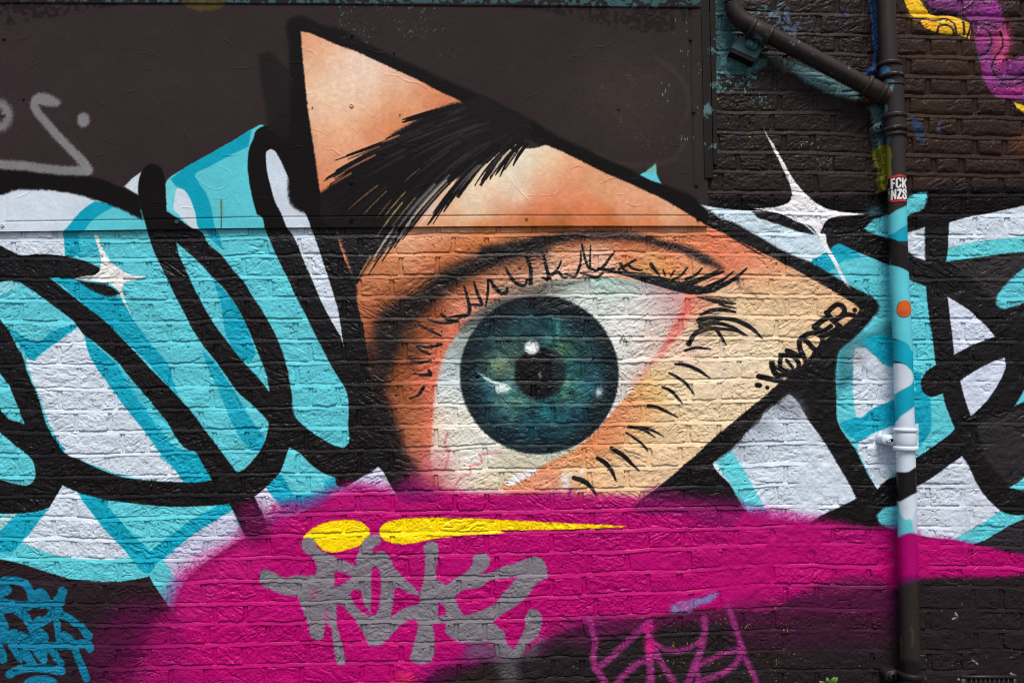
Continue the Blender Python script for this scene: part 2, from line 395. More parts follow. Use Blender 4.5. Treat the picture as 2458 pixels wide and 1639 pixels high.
    c.poly("F -75,0 75,0 105,100 140,180 180,285 240,395 290,500 370,655 430,775 490,895 545,1000 600,1090 635,1145 658,1210 663,1280 660,1400 655,1530 630,1550 590,1545 480,1490 380,1420 300,1340 285,1220 270,1120 240,980 210,880 170,790 110,680 60,590 5,505*", LC, 1.5, 1, L)
    c.poly("E 1455,60* 1760,40* 1830,200 1900,350 1960,470* 1960,560 1700,540* 1640,440 1560,350 1510,270*", LC, 1.5, 1, L)
    c.poly("B 112,1020 140,1003 165,1015 190,1050 230,1130 270,1220 320,1330 370,1430 400,1500 420,1580; F 410,80 450,180 490,300 530,420 560,520 590,620 607,720 628,868* 610,810 570,740 520,650 470,550 420,430 370,320 330,220 290,130 245,70 210,-20; B 170,1360 140,1260 115,1150 107,1070", WH, 1.5, 1, L)


def letters_right(c):
    L = R_LETR
    c.poly("D -150,1330* 0,1330 600,1330 1050,1290 1960,1250 2200,1250; H 2200,400; L 2200,640 1960,690 1700,650 1500,605 1250,575 1100,565 800,545 500,498 300,480 0,440 -200,400; K 1000,360 900,370* 1100,200 1500,-30; H 250,1200 705,920 700,500 200,150", BK, 4, 1, None)
    c.poly("H 1440,300* 1700,262 1860,245 2200,230 2200,560 1960,580 1870,610 1770,560* 1680,480 1560,380", (44, 40, 40), 8, 1, None)
    c.poly("H 1640,1400* 1800,1330 2200,1300; L 2200,200 1870,255 1830,200 1700,60", (40, 37, 38), 8, 1, None)
    c.poly("L 1960,470* 1880,500 1780,560 1700,610 1650,650* 1960,700* 2200,740 2200,460", (44, 38, 42), 5, 1, None)
    c.poly("H 520,305* 640,235 720,180* 850,240 960,285 1070,330 1200,430 1300,470* 1312,600 1340,780 1368,995* 1300,1050 1265,1120 1280,1180 1330,1210 1415,1188* 1430,1260 1460,1340 1497,1425* 1440,1480 1370,1530; L 1310,10 1240,50 1100,180 1040,200 975,264* 920,180 870,80 830,0; H 780,1500 715,1400 700,1200 700,1000 712,900* 860,770 930,690 985,600* 950,550 820,480 720,425 620,365", LC, 1.5, 1, L)
    c.poly("H 635,235* 720,180 800,215 860,260 740,300 640,380* 520,305*", MC, 3, 1, L)
    c.poly("H 712,900* 760,860 840,810 960,760 1090,700 1090,1010 960,1000 830,1080 705,1200*", (50, 120, 130), 14, .85, L)
    c.poly("H 860,830* 940,800 1090,830 1090,1012* 1030,1000 960,930", MC, 6, 1, L)
    c.poly("H 825,890* 880,880 960,940 1030,1000 1100,1012* 1100,1235* 1000,1272 920,1312 860,1350 830,1345* 818,1250 812,1100 815,960", WH, 2.5, 1, L)
    c.blob("H 850,940", 22, 26, (150, 150, 158), .8)
    c.poly("H 830,1345* 860,1352 930,1300 1090,1228* 1230,1170 1330,1220* 1335,1300 1330,1440 1290,1510 1250,1560* 1240,1400 1090,1402* 980,1440 845,1512* 760,1450 715,1390*", MC, 2.5, 1, L)
    c.poly("H 1215,1030* 1270,1060 1265,1120 1285,1185 1335,1215* 1250,1290*", MC, 3, 1, L)
    c.poly("H 848,1512* 960,1450 1090,1400* 1250,1390*; L 1240,20 1100,150 1040,200 975,264* 930,180 880,80 845,0", WH, 2, 1, L)
    c.poly("H 1170,115 1240,90 1290,72* 1295,180 1298,296* 1240,275 1175,225", WH, 2.5, 1, L)
    c.poly("H 1458,40* 1600,0; D 1700,1440 1850,1408 2200,1370*; H 2200,130* 1960,140 1820,150 1640,172 1450,212* 1452,120; D 1460,1500* 1458,1560", WH, 1.8, 1, L)
    c.poly("D 1455,1500* 1560,1472 1700,1440 1850,1408 2200,1370; H 2200,130 1960,140 1820,150 1640,172 1450,212*", WH, 1.8, 1, L)
    c.poly("H 1450,210* 1640,170 1820,150 1960,138 2200,128* 2200,215 1960,238 1850,246 1700,266 1560,285 1438,304*", (96, 204, 210), 1.8, 1, L)
    c.poly("H 2200,200* 1960,345 1900,395 1820,478 1780,540 1775,590 1820,620 1870,610 1960,577 2200,500*", LC, 3, 1, L)
    c.poly("H 1447,540* 1500,570 1580,620 1660,690 1720,750 1766,806* 1700,830 1600,870 1490,927* 1480,820 1465,700 1455,610", (208, 214, 228), 1.6, 1, L)
    c.poly("H 1832,948* 1760,970 1640,1030 1533,1100* 1550,1180 1575,1260 1605,1342* 1680,1270 1760,1170 1810,1080 1838,1000", (204, 212, 228), 1.6, 1, L)
    c.poly("H 2200,900* 1960,1165 1930,1220 1898,1272* 1960,1242 2200,1100*", LC, 2.5, 1, L)
    c.poly("D 1310,1290* 1240,1298 1180,1330 1050,1440 950,1475 870,1540; H 865,85 960,120 1060,152*; D 1180,1450 1290,1395 1312,1340", LC, 3, 1, L)
    c.blob("D 960,1420", 22, 14, (60, 105, 112), .7)
    c.poly("L 1235,250* 1350,180 1450,110 1546,43* 1590,110 1640,220 1700,310 1802,412* 1720,470 1600,540 1490,607* 1400,600 1235,575*", (204, 212, 222), 2, 1, L)
    c.poly("L 1800,412* 1870,435 2000,435 2200,360* 2200,300 1960,465 1880,500 1780,560 1690,612 1610,637* 1483,605* 1600,540 1700,480", LC, 2, 1, L)
    c.poly("L 2200,60* 1960,190 1920,220 1862,257* 1960,272 2200,290*", LC, 2, 1, L)
    c.poly("L 970,440* 1010,400 1115,372* 1120,560* 1050,525 990,490", LC, 4, 1, L)
    c.poly("H 380,1188* 440,1245 500,1350 580,1460 655,1570; L 720,120 780,220 834,326* 740,375 620,430 500,500* 250,470 -60,430; K 1700,470* 1560,250 1440,70 1460,50; G 1550,1568* 1640,1460 1760,1350; H 200,1330 300,1245", WH, 2.2, 1, L)
    c.blob("H 330,1260", 34, 26, (120, 124, 134), .8)
    c.blob("H 430,1300", 22, 22, (130, 136, 146), .7)
    c.blob("H 180,1400", 40, 28, (136, 142, 152), .7)
    c.blob("H 40,1560", 50, 30, (150, 160, 172), .6)
    c.poly("K 1450,75* 1550,0* 1600,70 1650,150 1700,240 1760,350 1830,470* 1700,475* 1660,420 1600,330 1550,230 1500,160", (100, 205, 213), 3, 1, L)
    # the white strip along the outline, black swoosh and the big star
    c.poly("C 1345,1374* 1450,1395 1640,1412 1800,1418; D 130,1425 280,1470 400,1530; H 470,45 560,110 620,190 640,235* 520,305* 400,260 300,210 200,150 100,95 0,40; C 1500,1480 1420,1430", (200, 220, 228), 1.6, 1, L)
    c.poly("D 140,1420* 250,1440 370,1440 470,1500 560,1580* 470,1562 380,1530 250,1490 160,1452", BK, 2.5, 1, L)
    c.poly("H 640,0 700,-30 780,-10 840,40 900,90 1000,140 1070,160 1070,330* 960,285 850,240 720,180 650,150 612,90", BK, 2.5, 1, None)
    c.poly("D 208,858* 235,910 300,1008 350,1098 420,1220 480,1290 560,1360 640,1402 760,1425 890,1440* 780,1452 690,1460 640,1478 612,1520 600,1568; H 612,110 640,190 680,262 720,342 760,422 800,492 832,590* 780,510 740,425 700,352 655,270 615,205 580,130 520,60; D 450,1495 330,1440 138,1402* 240,1396 330,1382 380,1360 400,1320 390,1250 350,1155 305,1060 262,980", (236, 234, 234), 1.4, 1, R_STAR1)


def star_left(c):
    c.poly("E 628,120* 655,130 672,180 700,240 740,300 800,350 860,385 998,400* 900,425 845,440 822,470 830,530 860,610 900,690 940,755* 890,680 850,610 815,550 790,490 750,455 680,440 480,418* 580,400 650,385 672,350 680,300 665,230 645,170", (236, 232, 226), 1.3, 1, R_STAR2)


def magenta(c):
    M = R_MAG
    c.poly("I 1175,1110* 1230,930 1330,850 1480,740 1600,680 1700,620 1790,560; J 140,510 380,430 540,330 700,290 900,300 1050,320 1250,305 1500,312 1900,320; K 300,330 600,365 900,375 1200,395 1500,425 1700,462 1900,500; L 300,485 500,503 800,552 1100,572 1250,580 1500,607 1700,652 2200,760* 2200,850 1960,845 1700,856 1400,858 1250,872 1100,940 700,975 400,1010; K 1850,1080 1500,1070 1200,1095 1000,1125 700,1160 430,1220 280,1290; J 1860,1370 1660,1390 1450,1430 1260,1480 1100,1620 0,1620; I 900,1640 900,1500 980,1300 1090,1120", MG, 8, 1, M, jit=8)
    c.poly("I 1250,870* 1400,780 1560,660 1640,600* 1800,560; J 140,500 380,420 540,330 640,250 780,260 900,280; J 1100,420 500,500 100,620; I 1500,900 1250,1060 1175,1090*", MG, 22, .55, None, jit=10)
    c.poly("J 700,260 980,290 1250,270 1500,290 1960,300; K 400,310 900,350; K 800,420 300,420; J 1500,430 900,420", MG, 13, .8, None, jit=8)
    c.poly("K 900,340 1300,350 1700,430 1900,480; L 500,490 900,540 1250,580 1100,640 500,600 0,520; K 1300,470", MG, 14, .75, None, jit=8)
    c.poly("L 800,540 1000,550 1120,560 1120,620 900,640 600,580", (120, 0, 80), 10, .6, None)
    spray(c, "I 1640,560 1500,640 1380,700 1230,800 1150,900 1120,1050 1250,1150 1500,950 1760,760", (186, 20, 112), 26, .75, 711)
    spray(c, "J 120,400 400,330 600,240 760,230 950,270 900,380 500,460 100,520", (176, 10, 108), 20, .7, 713)
    spray(c, "L 150,430 500,440 900,520 1250,560 1250,640 700,600 100,540", (176, 4, 106), 16, .7, 717)
    spray(c, "K 300,290 900,340 1500,380 1800,440 1800,520 900,430 0,350", (176, 4, 106), 18, .6, 719)
    spray(c, "I 620,1250 800,1080 1000,1060 1160,1100 1100,1400 900,1560 700,1568", (104, 8, 70), 36, .45, 721)
    # thinner coat along the lower edge
    c.poly("I 700,1620 860,1380 1000,1130 1160,1090 1250,1300 1250,1620", (150, 4, 92), 30, .75, None, jit=14)
    c.poly("I 560,1620 640,1350 900,1000 1100,1010 1000,1300 900,1620", (78, 18, 56), 34, .55, None, jit=16)
    c.poly("K 560,1150 1000,1125 1500,1075 1900,1095; L 400,1015 1100,975 1110,1060 600,1110 0,1170; K 1500,1160 1000,1200 650,1230", (104, 20, 72), 16, .75, None, jit=12)
    c.poly("K 380,1150 560,1140 700,1200 650,1330 400,1300 250,1400", (96, 20, 70), 18, .5, None, jit=12)
    c.poly("L 0,1060 400,1000 1100,960 1110,1250 700,1300 200,1330 0,1300", (72, 22, 52), 30, .6, None, jit=14)
    c.poly("J 1050,1620 1150,1480 1300,1420 1560,1340 1700,1380 1500,1470 1300,1560 1250,1620", (112, 6, 84), 14, .5, None, jit=10)
    c.poly("J 1480,1270 1620,1300 1660,1380 1560,1390 1450,1350", (96, 20, 86), 14, .7, None)
    c.blob("J 1040,1540", 26, 20, (226, 60, 90), .6)
    c.poly("I 1590,380* 1640,575 1720,640 1800,600 1830,560 1760,400 1700,340", (110, 4, 74), 18, .75, None, jit=6)
    c.poly("J 960,250* 1060,360 1200,340 1300,300 1200,230 1080,200", (128, 10, 96), 16, .7, None, jit=8)
    c.poly("K 1000,260 1300,300 1640,380 1600,480 1200,440 900,400", (110, 12, 80), 14, .6, None)
    c.blob("K 1010,1190", 14, 16, (226, 0, 130), .5)


def spray(c, s, col, soft, alpha, seed):
    """coarse overspray: dots that thin out towards the edge of the cloud"""
    P = smooth_path(parse(s), True)[:, :2]
    w, sd = c.sd_poly(P, soft + 4)
    if w is None:
        return
    d = sstep(-soft, soft, sd) * alpha
    n = vnoise(c.U[w], c.V[w], 2.6, seed) * .6 + vnoise(c.U[w], c.V[w], 5.5, seed + 1) * .4
    a = np.clip(d + (n - .5) * 3.4 * d * (1 - d), 0, 1).astype(np.float32)
    c.rgb[w] = c.rgb[w] * (1 - a[..., None]) + np.array(col, np.float32) / 255.0 * a[..., None]


def yellow(c):
    c.poly("J 362,592 420,530 500,490 600,473 700,472 770,498 806,548 792,600 740,640 650,672 560,688 490,672 440,625 395,605", YE, 2.0, 1, R_YEL1, jit=2.5)
    c.poly("J 866,545 900,500 980,470 1150,458 1400,460 1700,470 1950,484; K 400,490 600,500 760,507 856,515* 740,526 500,536 200,541 0,548; J 1700,551 1400,579 1200,606 1080,629 960,628 895,600", YE, 2.0, 1, R_YEL2, jit=2.5)


def grey_tag(c):
    T = R_GTAG
    keep = c.rgb.copy() if c.win(*(600, 1240, 1360, 1640)) else None
    if keep is None:
        return
    w = c.win(590, 1200, 1370, 1660)
    m = np.zeros(c.U.shape, np.float32)
    def add(s, v, soft=3.0):
        P = smooth_path(parse(s), True)[:, :2]
        ww, sd = c.sd_poly(P, soft + 8)
        if ww is not None:
            a = sstep(-soft, soft, sd + c.n1[ww] * 2.5 + c.n2[ww] * soft * .9)
            m[ww] = np.maximum(m[ww], a) if v else m[ww] * (1 - a)
    add("N 40,490 50,430 85,408 130,420 190,455 250,475 330,455 380,458 480,455* 490,400 465,335 410,285 370,240 372,190 410,160 450,165 480,190 500,240 560,280 640,315 720,350 795,382* 800,330 812,280 840,215 880,160 930,138 980,145 995,180 985,215 940,240 930,270* 945,300 960,275 1000,265 1050,290 1075,340 1100,400 1130,430 1180,480 1240,530 1300,590* 1320,520 1335,430 1340,330 1335,230 1355,198 1390,190 1430,205 1447,250 1440,330 1425,420 1425,495* 1470,505 1500,530* 1580,480 1660,430 1710,370 1720,310 1760,285 1810,285 1845,315 1848,370 1810,420 1770,450* 1880,425 1930,395 2050,360 2160,320 2220,312 2270,345 2300,430 2300,470 2230,510 2130,640 2020,720 1940,770* 1870,830* 1960,900 1980,980 2030,1040* 2080,960 2120,870 2135,760 2170,722 2220,730 2255,780 2255,860 2225,930 2150,1000 2080,1100 1980,1110 1900,1080 1880,1000 1700,985 1580,975 1550,950 1500,900 1500,840 1400,840* 1415,950 1415,1060 1390,1130 1280,1150 1230,1130 1245,1020 1275,900 1280,830 1265,810 1180,830 1110,890 1050,960 970,1010 900,1005 860,930 800,830 700,720 655,678* 650,760 650,850 680,960 710,1080 715,1150 660,1160 630,1080 615,960 605,870 560,830* 550,900 540,950 500,970 450,940 425,850 390,760 360,680 330,620* 220,610 130,575 60,540", True)
    for h in ("N 630,425* 700,440 765,470* 700,520 630,548*", "N 920,440* 940,390 965,400 990,470 992,560 985,650 965,740 945,770 910,735* 920,640 918,540",
              "N 752,600* 790,570 830,575 845,640 880,720 930,775* 870,760 800,700", "N 1100,560* 1140,560 1220,600 1305,615* 1300,665 1180,710 1070,790* 1090,680",
              "N 1575,625* 1640,575 1780,550 1850,500 1900,490 2060,475* 1960,590 1880,680 1760,740 1650,770* 1600,700",
              "N 1450,670* 1480,690 1500,760 1440,780*", "N 700,710* 650,690* 650,770 680,830 800,815*"):
        add(h, False)
    # holes between arms that the outline closed over
    add("N 1140,400* 1200,340 1335,330* 1325,470 1300,590* 1240,530 1180,475", False)
    m *= .97
    a = m[w][..., None]
    c.rgb[w] = c.rgb[w] * (1 - a) + np.array(GR, np.float32) / 255 * a
    c.rid[w][m[w] > .5] = T
    c.poly("N 1700,985 1900,990 2060,1060 2160,1000 2250,940 2200,1100 2080,1120 2060,1280 1960,1290 1900,1150 1640,1090", (104, 98, 106), 16, .6, None)
    c.blob("N 470,600", 10, 12, (190, 60, 130), .5)
    c.blob("N 570,780", 8, 14, (190, 60, 130), .5)


def small_tags(c):
    TL = (12, 116, 148)
    k = dict(soft=1.6, rid=R_TTAG, jit=1.6)
    for s, wd in (("O -40,190 60,135 170,130 290,150 380,210 430,300 450,380", 95), ("O -40,330 40,290 90,260", 120), ("O -60,420 60,440 200,470 400,470 600,465 780,450 860,430", 100),
                  ("O 560,300 600,330 650,420", 120), ("O 880,280 860,350 780,430 700,480", 110), ("O 520,380 490,300", 60), ("O -40,560 100,540 250,510 400,500", 90),
                  ("O -20,600 20,700 60,800", 110), ("O 250,560 350,640 430,760 500,880 600,980", 110), ("O 820,540 760,600 640,680 560,740", 100), ("O 540,680 480,760 480,850", 90),
                  ("O 720,600 860,610 1000,690 1130,780 1210,880 1240,910", 95), ("O 770,640 800,760 820,900 830,1000", 80), ("O 900,900 960,950 1010,1010", 110),
                  ("O -40,930 80,930 200,900 300,940 400,980 500,990", 150), ("O 180,1040 400,1050 700,1050 1000,1040 1240,1040 1260,1080", 100), ("O 500,960 600,930 560,880", 140),
                  ("O -30,1030 20,1130 40,1250", 90), ("O 150,1040 230,1150 280,1240", 80), ("O 320,1080 380,1190 450,1290", 110), ("O 470,1060 540,1160 610,1240", 90), ("O 620,1060 620,1150 610,1240", 70), ("O 700,1080 780,1200 850,1290", 90),
                  ("O 1050,1080 1100,1230 1160,1370 1210,1500", 90), ("O 130,1440 260,1380 450,1350 650,1360 860,1400", 100), ("O 330,1640 450,1540 600,1520 740,1560 820,1640", 110)):
        c.stroke(s, TL, wd * 1.16, **k)
    PK = (160, 44, 122)
    k = dict(soft=5.5, rid=R_PTAG, jit=3.5, alpha=.82)
    for s, wd in (("K 600,1130 640,1300 630,1420 650,1480 690,1530 715,1600", 44), ("K 650,1470 740,1400 860,1290 995,1165", 46), ("K 1000,1160 1000,1300 1010,1420 1010,1600", 52),
                  ("K 760,1600 870,1480 960,1420 1000,1410", 42), ("K 1040,1350 1090,1440 1150,1530 1190,1600", 44), ("K 1020,1290 1100,1335 1200,1350 1300,1320 1350,1280", 36), ("K 1375,1130 1375,1230 1350,1350 1310,1450 1250,1600", 46),
                  ("K 1535,1050 1570,1160 1620,1300 1650,1400 1700,1500 1740,1600", 36), ("K 1625,1330 1500,1375 1390,1420 1330,1450", 34), ("K 1620,1340 1590,1430 1500,1500 1370,1550 1300,1600", 38), ("K 1310,1440 1330,1510 1340,1600", 36)):
        c.stroke(s, PK, wd, **k)
    c.blob("K 1010,1320", 12, 22, (222, 16, 124), .9)
    c.blob("K 985,1195", 10, 12, (214, 20, 124), .8)
    c.poly("K 1145,1060* 1180,1030 1260,1010 1330,1000 1470,960 1440,1000 1330,1050 1260,1090 1150,1095*", (110, 160, 196), 6, .75, None, jit=5)
    c.poly("K 1180,1040 1300,1020 1290,1060 1200,1080", (190, 60, 140), 5, .5, None)


def grey_letters(c):
    S = (128, 126, 128)
    k = dict(soft=4.5, rid=R_STAG, jit=2.0, alpha=.95)
    c.stroke("A 380,692,50 340,680,76 290,668,84 250,672,72 232,700,62 250,750,58 300,815,58 365,890,58 440,970,58 510,1040,60 560,1095,64 595,1140,62", S, 60, **k)
    c.stroke("A 585,1150 480,1150 300,1135 150,1115 -60,1105", S, 62, **k)
    c.stroke("A 560,800,82 560,815,82", S, 80, **k)
    c.stroke("A -60,690 20,710 55,770 30,840 -60,870", S, 60, soft=8, rid=R_STAG, alpha=.85)
    c.poly("C 940,1176* 1000,1140 1046,1104* 1052,1165 1086,1236* 1020,1215", (98, 200, 214), 1.4, 1, R_TRIANGLE)  # small triangle of cyan paint, greenish at the top
    c.poly("C 985,1148* 1046,1104* 1050,1150 1010,1160", (122, 178, 150), 4, .8, None)


def tentacles(c):
    P = (112, 38, 100)
    k = dict(soft=2.2, rid=R_TENT, jit=3)
    c.poly("D 1290,-120 1300,0 1340,42 1430,88 1560,100 1595,140 1630,200 1640,300 1660,400 1685,510 1715,585 1770,645 1850,660 2200,650 2200,330 1960,372 1880,400 1838,390 1862,320 1865,230 1840,150 1810,70 1780,0 1760,-120", P, **k)
    for s, rx, ry, col in (("D 1820,260", 20, 34, (214, 70, 110)), ("D 1800,380", 16, 26, (206, 66, 112)), ("D 1690,230", 18, 26, (168, 50, 120)), ("D 1900,610", 40, 14, (176, 40, 128)), ("D 1740,60", 22, 24, (150, 40, 140)), ("D 1450,50", 36, 12, (96, 34, 90)), ("D 1900,470", 34, 18, (112, 34, 110)), ("D 1730,480", 14, 26, (148, 50, 130))):
        c.blob(s, rx, ry, col, .8)
    DK = (36, 26, 36)
    for s, wd in (("D 1640,180 1700,195 1745,260 1720,340 1650,390", 12), ("D 1690,160 1760,180 1815,240 1815,320 1760,400 1745,460 1790,520 1870,535 1960,500", 14), ("D 1560,110 1600,150 1720,150 1830,150", 10), ("D 1800,560 1860,580 1960,550", 14), ("D 1380,60 1500,85 1600,40 1640,-20", 12), ("D 1290,0 1340,50 1440,95 1570,110", 12), ("D 1680,0 1700,30 1740,20", 14)):
        c.stroke(s, DK, wd, soft=1.5)
    k = dict(soft=1.8, rid=R_YTENT, jit=2.5)
    c.poly("D 1150,-100 1155,0 1180,60 1220,112 1285,128 1265,152 1290,182 1400,222 1470,232 1540,235 1592,262* 1608,225 1592,168 1550,138 1480,106 1350,100 1300,60 1262,0 1240,-100", (246, 186, 20), **k)
    c.blob("D 1330,165", 16, 9, (250, 160, 10), .7)
    c.blob("D 1230,60", 14, 22, (250, 206, 40), .8)
    for s, wd in (("D 1285,128 1360,140 1440,130 1490,165 1505,225", 14), ("D 1375,222 1390,180 1430,170 1480,200 1490,230", 14), ("D 1550,150 1560,230", 16), ("D 1600,180 1580,260", 14)):
        c.stroke(s, DK, wd, soft=1.5)
    c.poly("D 1893,684* 1960,712 2200,820 2200,880 1960,758 1915,725", (240, 190, 20), **k)


def eye(c):
    # broad soft black outline, then skin
    O = R_OUTL
    c.poly("B 250,150 330,108 400,130 480,170 600,195 720,260 900,350 1100,440 1250,510 1400,575 1560,645 1700,715 1850,790 1960,850; C 400,925 560,995 700,1065 850,1130 950,1180 1090,1235 1240,1295 1310,1330; C 1345,1374 1420,1425 1500,1480; H 0,40 100,95 200,150 300,210 400,260 520,308 620,365 720,425 800,480 880,520 950,550 985,592 975,640 930,690 860,770 790,840 735,880 705,920* 560,1060 440,1180 380,1190 300,1250 200,1330 100,1440 0,1510; G 1650,1450 1550,1568; K 1450,75 1000,330 880,390 700,300; H 200,600; C 900,1400; B 1000,700 420,1000 470,1290 540,1440; B 300,1400 270,1000 262,800 262,500 262,300 245,200", BK, 5.5, 1, O, jit=3)
    c.poly("B 60,365* 130,350 200,420 260,480 270,700 250,850 140,860 100,700 70,520", (30, 25, 25), 5, .85, O, jit=5)
    sk = c.mask_poly("B 340,212* 400,224 480,258 600,308 720,350 850,410 1000,480 1150,550 1260,610 1392,668* 1600,800 1900,1000; C 310,975* 420,1020 560,1090 700,1160 830,1215 960,1275 1080,1330 1200,1400 1300,1460 1400,1520; G 1500,110 1600,170 1700,230 1800,280; H 60,170 200,242 300,292 400,345 500,402 600,455 700,512 780,562 830,592 858,622* 840,650 800,690 720,752 640,815 560,890 500,965 400,1060 300,1130 200,1220 100,1300 0,1385; G 1480,1450 1400,1520; K 1340,15 1250,90 1150,180 1050,260 960,330 880,395* 600,420 0,400; J 1500,420 1200,330 1080,180 1000,40; F 930,1480 890,1400 840,1300 820,1200 815,1080 800,960 780,850 760,740 735,650 720,560 712,460; F 640,300; B 560,1500 520,1400 470,1280* 450,1150 430,1000 405,850 385,700 370,550 355,400", 2.4, 1.8)
    f = c.field(SKIN_PTS, 26)
    yel = np.clip((f[..., 1] - .66) * 4, 0, 1) * np.clip((.84 - f[..., 2] / np.maximum(f[..., 1], .01)) * 6, 0, 1) * sstep(1350, 1500, c.U)
    f[..., 2] += .045 * yel
    f[..., 1] -= .035 * yel
    f *= (1 - .025 * yel)[..., None]
    lft = sstep(1120, 960, c.U) * sstep(600, 680, c.V)
    f *= (1 - .14 * lft)[..., None]
    c.rgb[:] = c.rgb * (1 - sk[..., None]) + f * sk[..., None]
    c.rid[sk > .5] = R_EYE
    g = c.n1 * .05
    c.rgb += (g * sk)[..., None]
    # soft shadow of the lid crease, painted
    DKc = (27, 23, 23)
    k = dict(rid=None, mask=sk)
    c.stroke("F 840,1200,120 880,1000,260 960,760,330 1060,620,330 1200,520,280 1400,400,230 1600,320,200 1900,250,160; G 200,240,130 500,170,110", (112, 58, 30), 200, soft=30, alpha=.55, jit=8, **k)
    c.stroke("F 880,1130,60 900,1000,120 925,850,190 960,740,230 1050,640,190 1150,570,150 1280,460,140 1400,385,130 1600,300,110 1800,240,90 1960,215,80", DKc, 100, soft=19, alpha=.93, jit=8, **k)
    c.stroke("G -100,240,90 100,210,90 300,165,72 450,140,66 600,128,60 800,130,60 950,145,56 1100,185,50 1250,225,50 1380,290,60 1490,350,20", DKc, 60, soft=9, alpha=.93, jit=6, **k)
    c.stroke("G 500,165 700,165 900,180 1100,230", (120, 60, 40), 50, soft=14, alpha=.4, **k)
    c.stroke("F 1060,780,100 1090,900,110 1080,1000,60", (84, 48, 32), 80, soft=16, alpha=.65, **k)
    c.stroke("F 850,1150,60 880,1280,90 900,1380,110 960,1500,60", (48, 30, 24), 80, soft=18, alpha=.7, **k)
    c.stroke("F 800,880,20 822,1080,70 850,1240,130 900,1390,150 960,1500,120 1010,1620,110; J 1110,170,90", (22, 18, 18), 60, soft=17, alpha=.93, jit=6, mask=sk)
    # eyeball
    bm = c.mask_poly("F 1215,1500 1225,1350 1235,1200 1255,1080 1290,950 1350,840 1430,745 1560,645 1700,565 1960,485; G 300,450 500,422 700,405 850,418 1000,445 1150,485 1240,530 1245,590 1200,690 1130,810 1060,930 980,1040 900,1150 800,1260 700,1380 500,1560; K 280,110 150,190 0,262; J 1750,290 1550,310 1400,300 1300,280 1250,210 1220,120", 4.5, 2.0)
    fb = np.minimum(c.field(BALL_PTS, 24) * np.array((1.06, 1.05, 1.03), np.float32), .92)
    c.rgb[:] = c.rgb * (1 - bm[..., None]) + fb * bm[..., None]
    c.rid[bm > .5] = R_BALL
    c.stroke("F 1430,745,40 1560,640,60 1700,570,70 1960,490,70", (70, 74, 72), 60, soft=12, alpha=.7)
    c.stroke("G 0,480,60 200,480,50 400,455,40 600,425,30", (96, 92, 84), 50, soft=12, alpha=.55)
    # pink rims
    c.stroke("G 1275,540,60 1255,620,76 1210,720,80 1150,820,70 1085,920,36", (232, 112, 102), 66, soft=10, alpha=.75)
    c.stroke("G 1085,910,40 1010,1000,50 900,1120,50", (226, 160, 140), 40, soft=10, alpha=.6)
    c.stroke("F 1360,770,40 1290,900,60 1240,1050,60 1215,1200,50 1205,1400,50 1190,1540,60", (222, 116, 90), 50, soft=11, alpha=.7)
    c.stroke("J 1180,60,60 1200,160,90 1260,230,90 1350,270,60", (214, 110, 110), 60, soft=14, alpha=.6)
    c.blob("J 1150,200", 44, 26, (176, 60, 96), .6)
    c.blob("J 1260,120", 30, 40, (206, 120, 124), .5)
    for s in ("F 1330,1450 1310,1530 1330,1568", "J 1340,0 1320,100 1310,130", "J 1480,120 1480,160 1420,190 1380,240", "J 1540,30 1560,80 1480,110", "J 1690,20 1560,30"):
        c.stroke(s, (206, 120, 128), 16, soft=2, alpha=.75)
    # bright wet line under the eye
    c.stroke("J 1900,150,40 1800,190,60 1740,230,30", (240, 234, 234), 40, soft=3, alpha=.95, jit=4)
    c.stroke("K 70,220,30 130,185,44 190,155,30 240,130,10", (240, 232, 232), 40, soft=3, alpha=.95, jit=4)
    c.blob("K 440,210", 12, 22, (240, 236, 234), .9)
    c.blob("K 550,150", 7, 8, (240, 236, 234), .9)
    c.blob("K 480,160", 16, 10, (226, 206, 180), .6)
    c.stroke("K 380,290 370,320", (150, 110, 170), 40, soft=8, alpha=.6)
    c.stroke("K 475,270,24 455,330,20 440,400,8", (96, 20, 100), 20, soft=5, alpha=.8)
    # iris
    cx, cy, rr = 1294.5, 899.5, 190.5
    d = np.hypot(c.U - cx, c.V - cy) + c.n1 * 2.5 + c.n2 * 2.5
    im = sstep(rr + 3.5, rr - 3.5, d).astype(np.float32)
    fi = c.field(IRIS_PTS, 24)
    dark = sstep(122, 192, d + vnoise(c.U, c.V, 40, 91) * 40 - 20)[..., None] * .84
    ang = np.arctan2(c.V - cy, c.U - cx)
    ray = fbm(ang * 60, d * .35, 7.0, 23, 3) - .5
    fi = (fi * .54 + .36 * np.array((40, 76, 92)) / 255) * (1 + ray[..., None] * 1.1) * (1 - dark) + dark * np.array((19, 28, 32)) / 255
    top = sstep(cy - 110, cy - 190, c.V + np.abs(c.U - cx) * .25)[..., None] * .7
    fi = fi * (1 - top) + top * np.array((26, 26, 27)) / 255
    c.rgb[:] = c.rgb * (1 - im[..., None]) + fi.astype(np.float32) * im[..., None]
    c.rid[im > .5] = R_IRIS
    for s, rx, ry, col, a in (("G 390,760", 5, 30, (84, 160, 150), .7), ("F 1700,1150", 12, 9, (226, 238, 230), .85), ("G 665,1180", 9, 12, (226, 240, 240), .9), ("G 20,1160", 14, 9, (200, 226, 214), .7), ("G 610,1150", 14, 14, (30, 110, 130), .6), ("G 420,900", 16, 20, (90, 126, 80), .6), ("F 1680,1000", 18, 16, (136, 156, 110), .6), ("G 440,1130", 10, 22, (110, 176, 136), .5), ("G 100,1240", 50, 8, (120, 166, 146), .6)):
        c.blob(s, rx, ry, col, a, mask=im)
